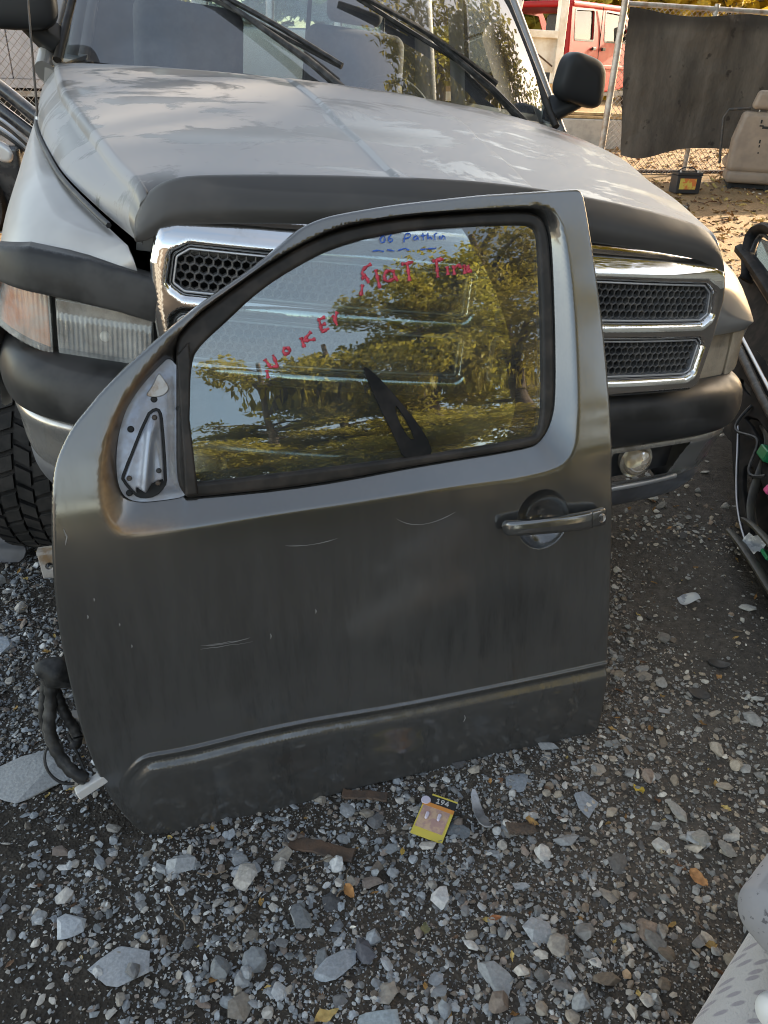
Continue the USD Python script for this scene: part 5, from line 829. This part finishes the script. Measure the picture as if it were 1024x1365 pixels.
for (x, y, lb, sd) in ((.893, 1.613, 'black rubber scrap on the soil right of the door', 1), (.80, 1.49, 'flat dark rubber scrap below the black one', 2)):
    r = np.random.default_rng(sd); a = np.linspace(0, 2 * np.pi, 11)[:-1]; single('rubber_scrap', lb, 'rubber scrap', moved(solid(Polygon(chaikin(np.stack([.032 * np.cos(a) * r.uniform(.7, 1.1, 10), .020 * np.sin(a) * r.uniform(.7, 1.1, 10)], 1), 1)), .006, lambda u, v, h: np.stack([u, v, h + 6 * u * u], 1), thick=.004, round_=.0015), place(x, y, float(surf(x, y)) + .008, rz=-.4)), 'black_rubber', smooth=40)
for x, y, s, rz, ry, c, lb in ((.568, 1.185, .034, 1.9, .2, (.50, .36, .05), 'yellow curled leaf below the tan stone'), (.628, .974, .040, -.8, .1, (.40, .20, .08), 'orange brown oval leaf below the striped stone'), (.228, .881, .024, .2, 0, (.30, .12, .05), 'rust red leaf right of the white stone'), (.576, 1.033, .022, 1.0, .3, (.52, .45, .30), 'cream curled leaf left of the striped stone'),
                             (.325, 1.09, .030, -.3, .2, (.36, .22, .08), 'brown torn leaf right of the metal shard'), (-.065, .705, .046, .6, .1, (.44, .33, .13), 'large yellow brown leaf at the bottom edge'), (-.03, .86, .012, .2, 0, (.75, .72, .62), 'tiny white chip above the largest slate'), (.10, .86, .028, 1.4, .2, (.17, .17, .09), 'olive leaf beside the white stone'), (.06, 1.02, .022, 1.4, .1, (.46, .31, .07), 'yellow leaf sliver below the lamp packaging'), (.70, .90, .030, .8, .2, (.33, .22, .12), 'pale brown leaf at the right beside the patterned seat'), (-.62, .72, .030, 1.2, .1, (.40, .29, .08), 'yellow leaf at the lower left edge'), (-.04, .93, .030, -.9, .1, (.34, .17, .06), 'rusty leaf among the twigs')):
    v, f = leaves_p[int(abs(x) * 1000) % 6]; single('fallen_leaf', lb, 'leaf', moved(tm(v * s, f).subdivide(), place(x, y, float(surf(x, y)) + .008, rz=rz, ry=ry)), 'litter', smooth=True, prim=dict(tint=np.tile(c, (len(tm(v, f).subdivide().vertices), 1))))
tw_l = ['dry twig running from the ring nut strap towards the white stone', 'dry twig crossing the one beside the ring nut strap', 'longest dry twig, left of the rusty leaf', 'short dry twig below the left part of the door', 'short dry twig right of the lamp packaging', 'dry twig left of the longest twig', 'short dry twig beside the tan rounded stone', 'dry twig beside the large pale slab at the left']
r = np.random.default_rng(31); nm_ = 0
for x, y, l_, rz in ((-.10, .985, .09, .45), (-.05, .95, .07, 1.25), (-.22, .90, .10, 1.0), (-.30, .95, .06, .2), (.30, 1.0, .05, .6), (-.35, .87, .08, 2.2), (.66, 1.25, .05, .5), (-.62, 1.28, .07, .3)):
    t = np.linspace(-1, 1, 8); p = np.stack([x + l_ * .5 * t * math.cos(rz), y + l_ * .5 * t * math.sin(rz), 0 * t], 1) + r.normal(0, .0022, (8, 3)); p[:, 2] = surf(p[:, 0], p[:, 1]) + .010 + np.abs(r.normal(0, .003, 8))
    single('twig', tw_l[nm_], 'twig', tube(p, np.linspace(.0016, .0007, 8), 5), 'twig', smooth=60, group='dry twigs on the gravel'); nm_ += 1

# ------------------------------------------------------------------ trees and an added shade-casting building behind and beside the camera
def tree(name, label, x, y, h, rad, n, leaf, m, seed, z0=0., base=.25, group=None, nb=30):
    r = np.random.default_rng(seed); t = thing(name, label, 'tree', place(x, y, z0), group=group)
    zz = np.linspace(0, h * .9, 9); tp_ = np.stack([np.cumsum(r.normal(0, .05, 9)) * h * .08, np.cumsum(r.normal(0, .05, 9)) * h * .08, zz], 1); ms = [tube(tp_, np.linspace(h * .028, h * .006, 9), 8)]; cl_ = []
    for k in range(nb):
        f_ = r.uniform(base, .98); a = r.uniform(0, 2 * np.pi); p0 = np.array([np.interp(f_ * h * .9, zz, tp_[:, i]) for i in range(3)]); R = rad * (1 - .55 * ((f_ - base) / (1 - base)) ** 1.4) * r.uniform(.6, 1.05)
        e = p0 + [R * math.cos(a), R * math.sin(a), R * r.uniform(.0, .35)]; mid = (p0 + e) / 2 + [0, 0, R * .12]; ms.append(tube(spline(np.array([p0, mid, e]), 7), np.linspace(h * .008, h * .0025, 7), 5))
        for q in (.35, .55, .75, .95, 1.05): cl_.append((p0 + (e - p0) * q + r.normal(0, .12 * R, 3) * [1, 1, .5], R * r.uniform(.22, .40)))
    part(t, 'trunk', cat_(ms), 'bark', smooth=60)
    c = np.array([q[0] for q in cl_]); cr = np.array([q[1] for q in cl_]); i = r.choice(len(c), n, p=cr ** 2 / (cr ** 2).sum()); d = r.normal(size=(n, 3)); d /= np.linalg.norm(d, axis=1, keepdims=True)
    P = c[i] + d * (cr[i] * r.uniform(.25, 1.0, n) ** .6)[:, None] * [1, 1, .42]; ax_ = r.normal(size=(n, 3)) * [1, 1, .45]; ax_ /= np.linalg.norm(ax_, axis=1, keepdims=True); bx = np.cross(ax_, r.normal(size=(n, 3))); bx /= np.linalg.norm(bx, axis=1, keepdims=True); s = leaf * r.uniform(.6, 1.3, (n, 1))
    V = np.stack([P - ax_ * s, P + bx * s * .45, P + ax_ * s, P - bx * s * .45], 1).reshape(-1, 3); o = np.arange(n)[:, None] * 4; F_ = np.vstack([o + [0, 1, 2], o + [0, 2, 3]])
    part(t, 'crown', tm(V, F_), m, kind='stuff'); return t
BT = [(5.4, -13.5, 6.6, 2.8, 'smallest olive tree behind the photographer'), (8.0, -14.2, 10.0, 3.3, 'second olive tree behind the photographer, beside the smallest'), (10.6, -14.4, 11.2, 3.6, 'middle olive tree behind the photographer'), (13.2, -14.2, 13.4, 4.2, 'fourth olive tree behind the photographer, beside the tallest'), (17.2, -14.0, 18.0, 5.4, 'tallest olive tree behind the photographer')]
for k, (x, y, h, rd, lb) in enumerate(BT): tree('tree', lb, x, y, h, rd, 32000 + 3000 * k, .085 + .007 * k, 'leaf_olive', 60 + k, base=.03, nb=44, group='olive trees behind the photographer')
for k, (x, y, h, rd, m, lb) in enumerate(((5.5, 26, 5.5, 3.0, 'leaf_yellow', 'yellow autumn tree behind the tarp fence'), (9.5, 27, 6.5, 3.2, 'leaf_yellow', 'second yellow autumn tree behind the tarp fence at the right edge'), (1.0, 34, 8, 4, 'leaf_olive', 'olive tree far behind the red truck'), (-5.0, 32, 8.5, 4, 'leaf_green', 'green tree far behind the pickup cab'), (-11, 30, 9, 4.4, 'leaf_olive', 'olive tree far behind the box trailer'), (14, 34, 8, 4.2, 'leaf_yellow', 'yellow tree far off to the right'), (3.0, 24, 5.5, 2.6, 'leaf_olive', 'olive tree just behind the red truck'), (-.5, 21, 4.5, 2.4, 'leaf_green', 'green tree behind the van'))):
    tree('tree', lb, x, y, h, rd, 6000, .20, m, 80 + k, z0=.58, base=.06)
ws_ = thing('added_shade_building', 'ribbed metal building added out of view at the right to shade the yard', 'building', place(13.5, -6.0, 0))  # unseen building, added to cast the shade over the near yard
part(ws_, 'wall', box(0, 9, 0, 18.9, 0, 7.6), 'shed_wall')
part(ws_, 'wall_rib', cat_([box(-.035, -.002, .2 + .45 * k, .26 + .45 * k, .3, 7.5) for k in range(41)]), 'shed_wall', kind='stuff')
part(ws_, 'roof', tm(np.array([(-.3, -.3, 7.61), (9.3, -.3, 7.61), (9.3, 19.2, 7.61), (-.3, 19.2, 7.61), (4.5, -.3, 8.9), (4.5, 19.2, 8.9)]), [[0, 4, 5], [0, 5, 3], [4, 1, 2], [4, 2, 5], [0, 1, 4], [3, 5, 2]]), 'shed_roof')
part(ws_, 'roller_door', box(-.03, -.002, 4.0, 8.0, .02, 4.0), 'shed_roof'); part(ws_, 'door_frame', cat_([box(-.06, -.031, 3.88, 4.0, .02, 4.1), box(-.06, -.031, 8.0, 8.12, .02, 4.1), box(-.06, -.031, 4.0, 8.0, 4.0, 4.12)]), 'galvanised')

sb = thing('storage_building', 'long low brown storage building behind the photographer', 'building', place(-34, -24, 0))
part(sb, 'wall', box(0, 37, 0, 6, 0, 4.6), 'storage_wall'); part(sb, 'roof', box(-.3, 37.3, -.3, 6.3, 4.61, 4.85), 'shed_roof')
for k in range(7): f_ = part(sb, 'garage_door', box(2 + 5 * k, 5 + 5 * k, 6.002, 6.03, .05, 3.2), 'shed_wall'); part(f_, 'door_frame', cat_([box(1.88 + 5 * k, 2 + 5 * k, 6.002, 6.06, .05, 3.32), box(5 + 5 * k, 5.12 + 5 * k, 6.002, 6.06, .05, 3.32), box(2 + 5 * k, 5 + 5 * k, 6.002, 6.06, 3.2, 3.32)]), 'galvanised')

tree('shrub', 'yellow green shrub behind the pickup cab, seen through its windshield', .55, 11.9, 3.0, .95, 7000, .06, 'leaf_olive', 97, z0=.44, base=.03, nb=26)
tree('tree', 'broad olive tree overhanging the yard to the right of the pickup', 6.9, 5.4, 13.5, 4.6, 52000, .105, 'leaf_olive', 71, base=.42, nb=44)
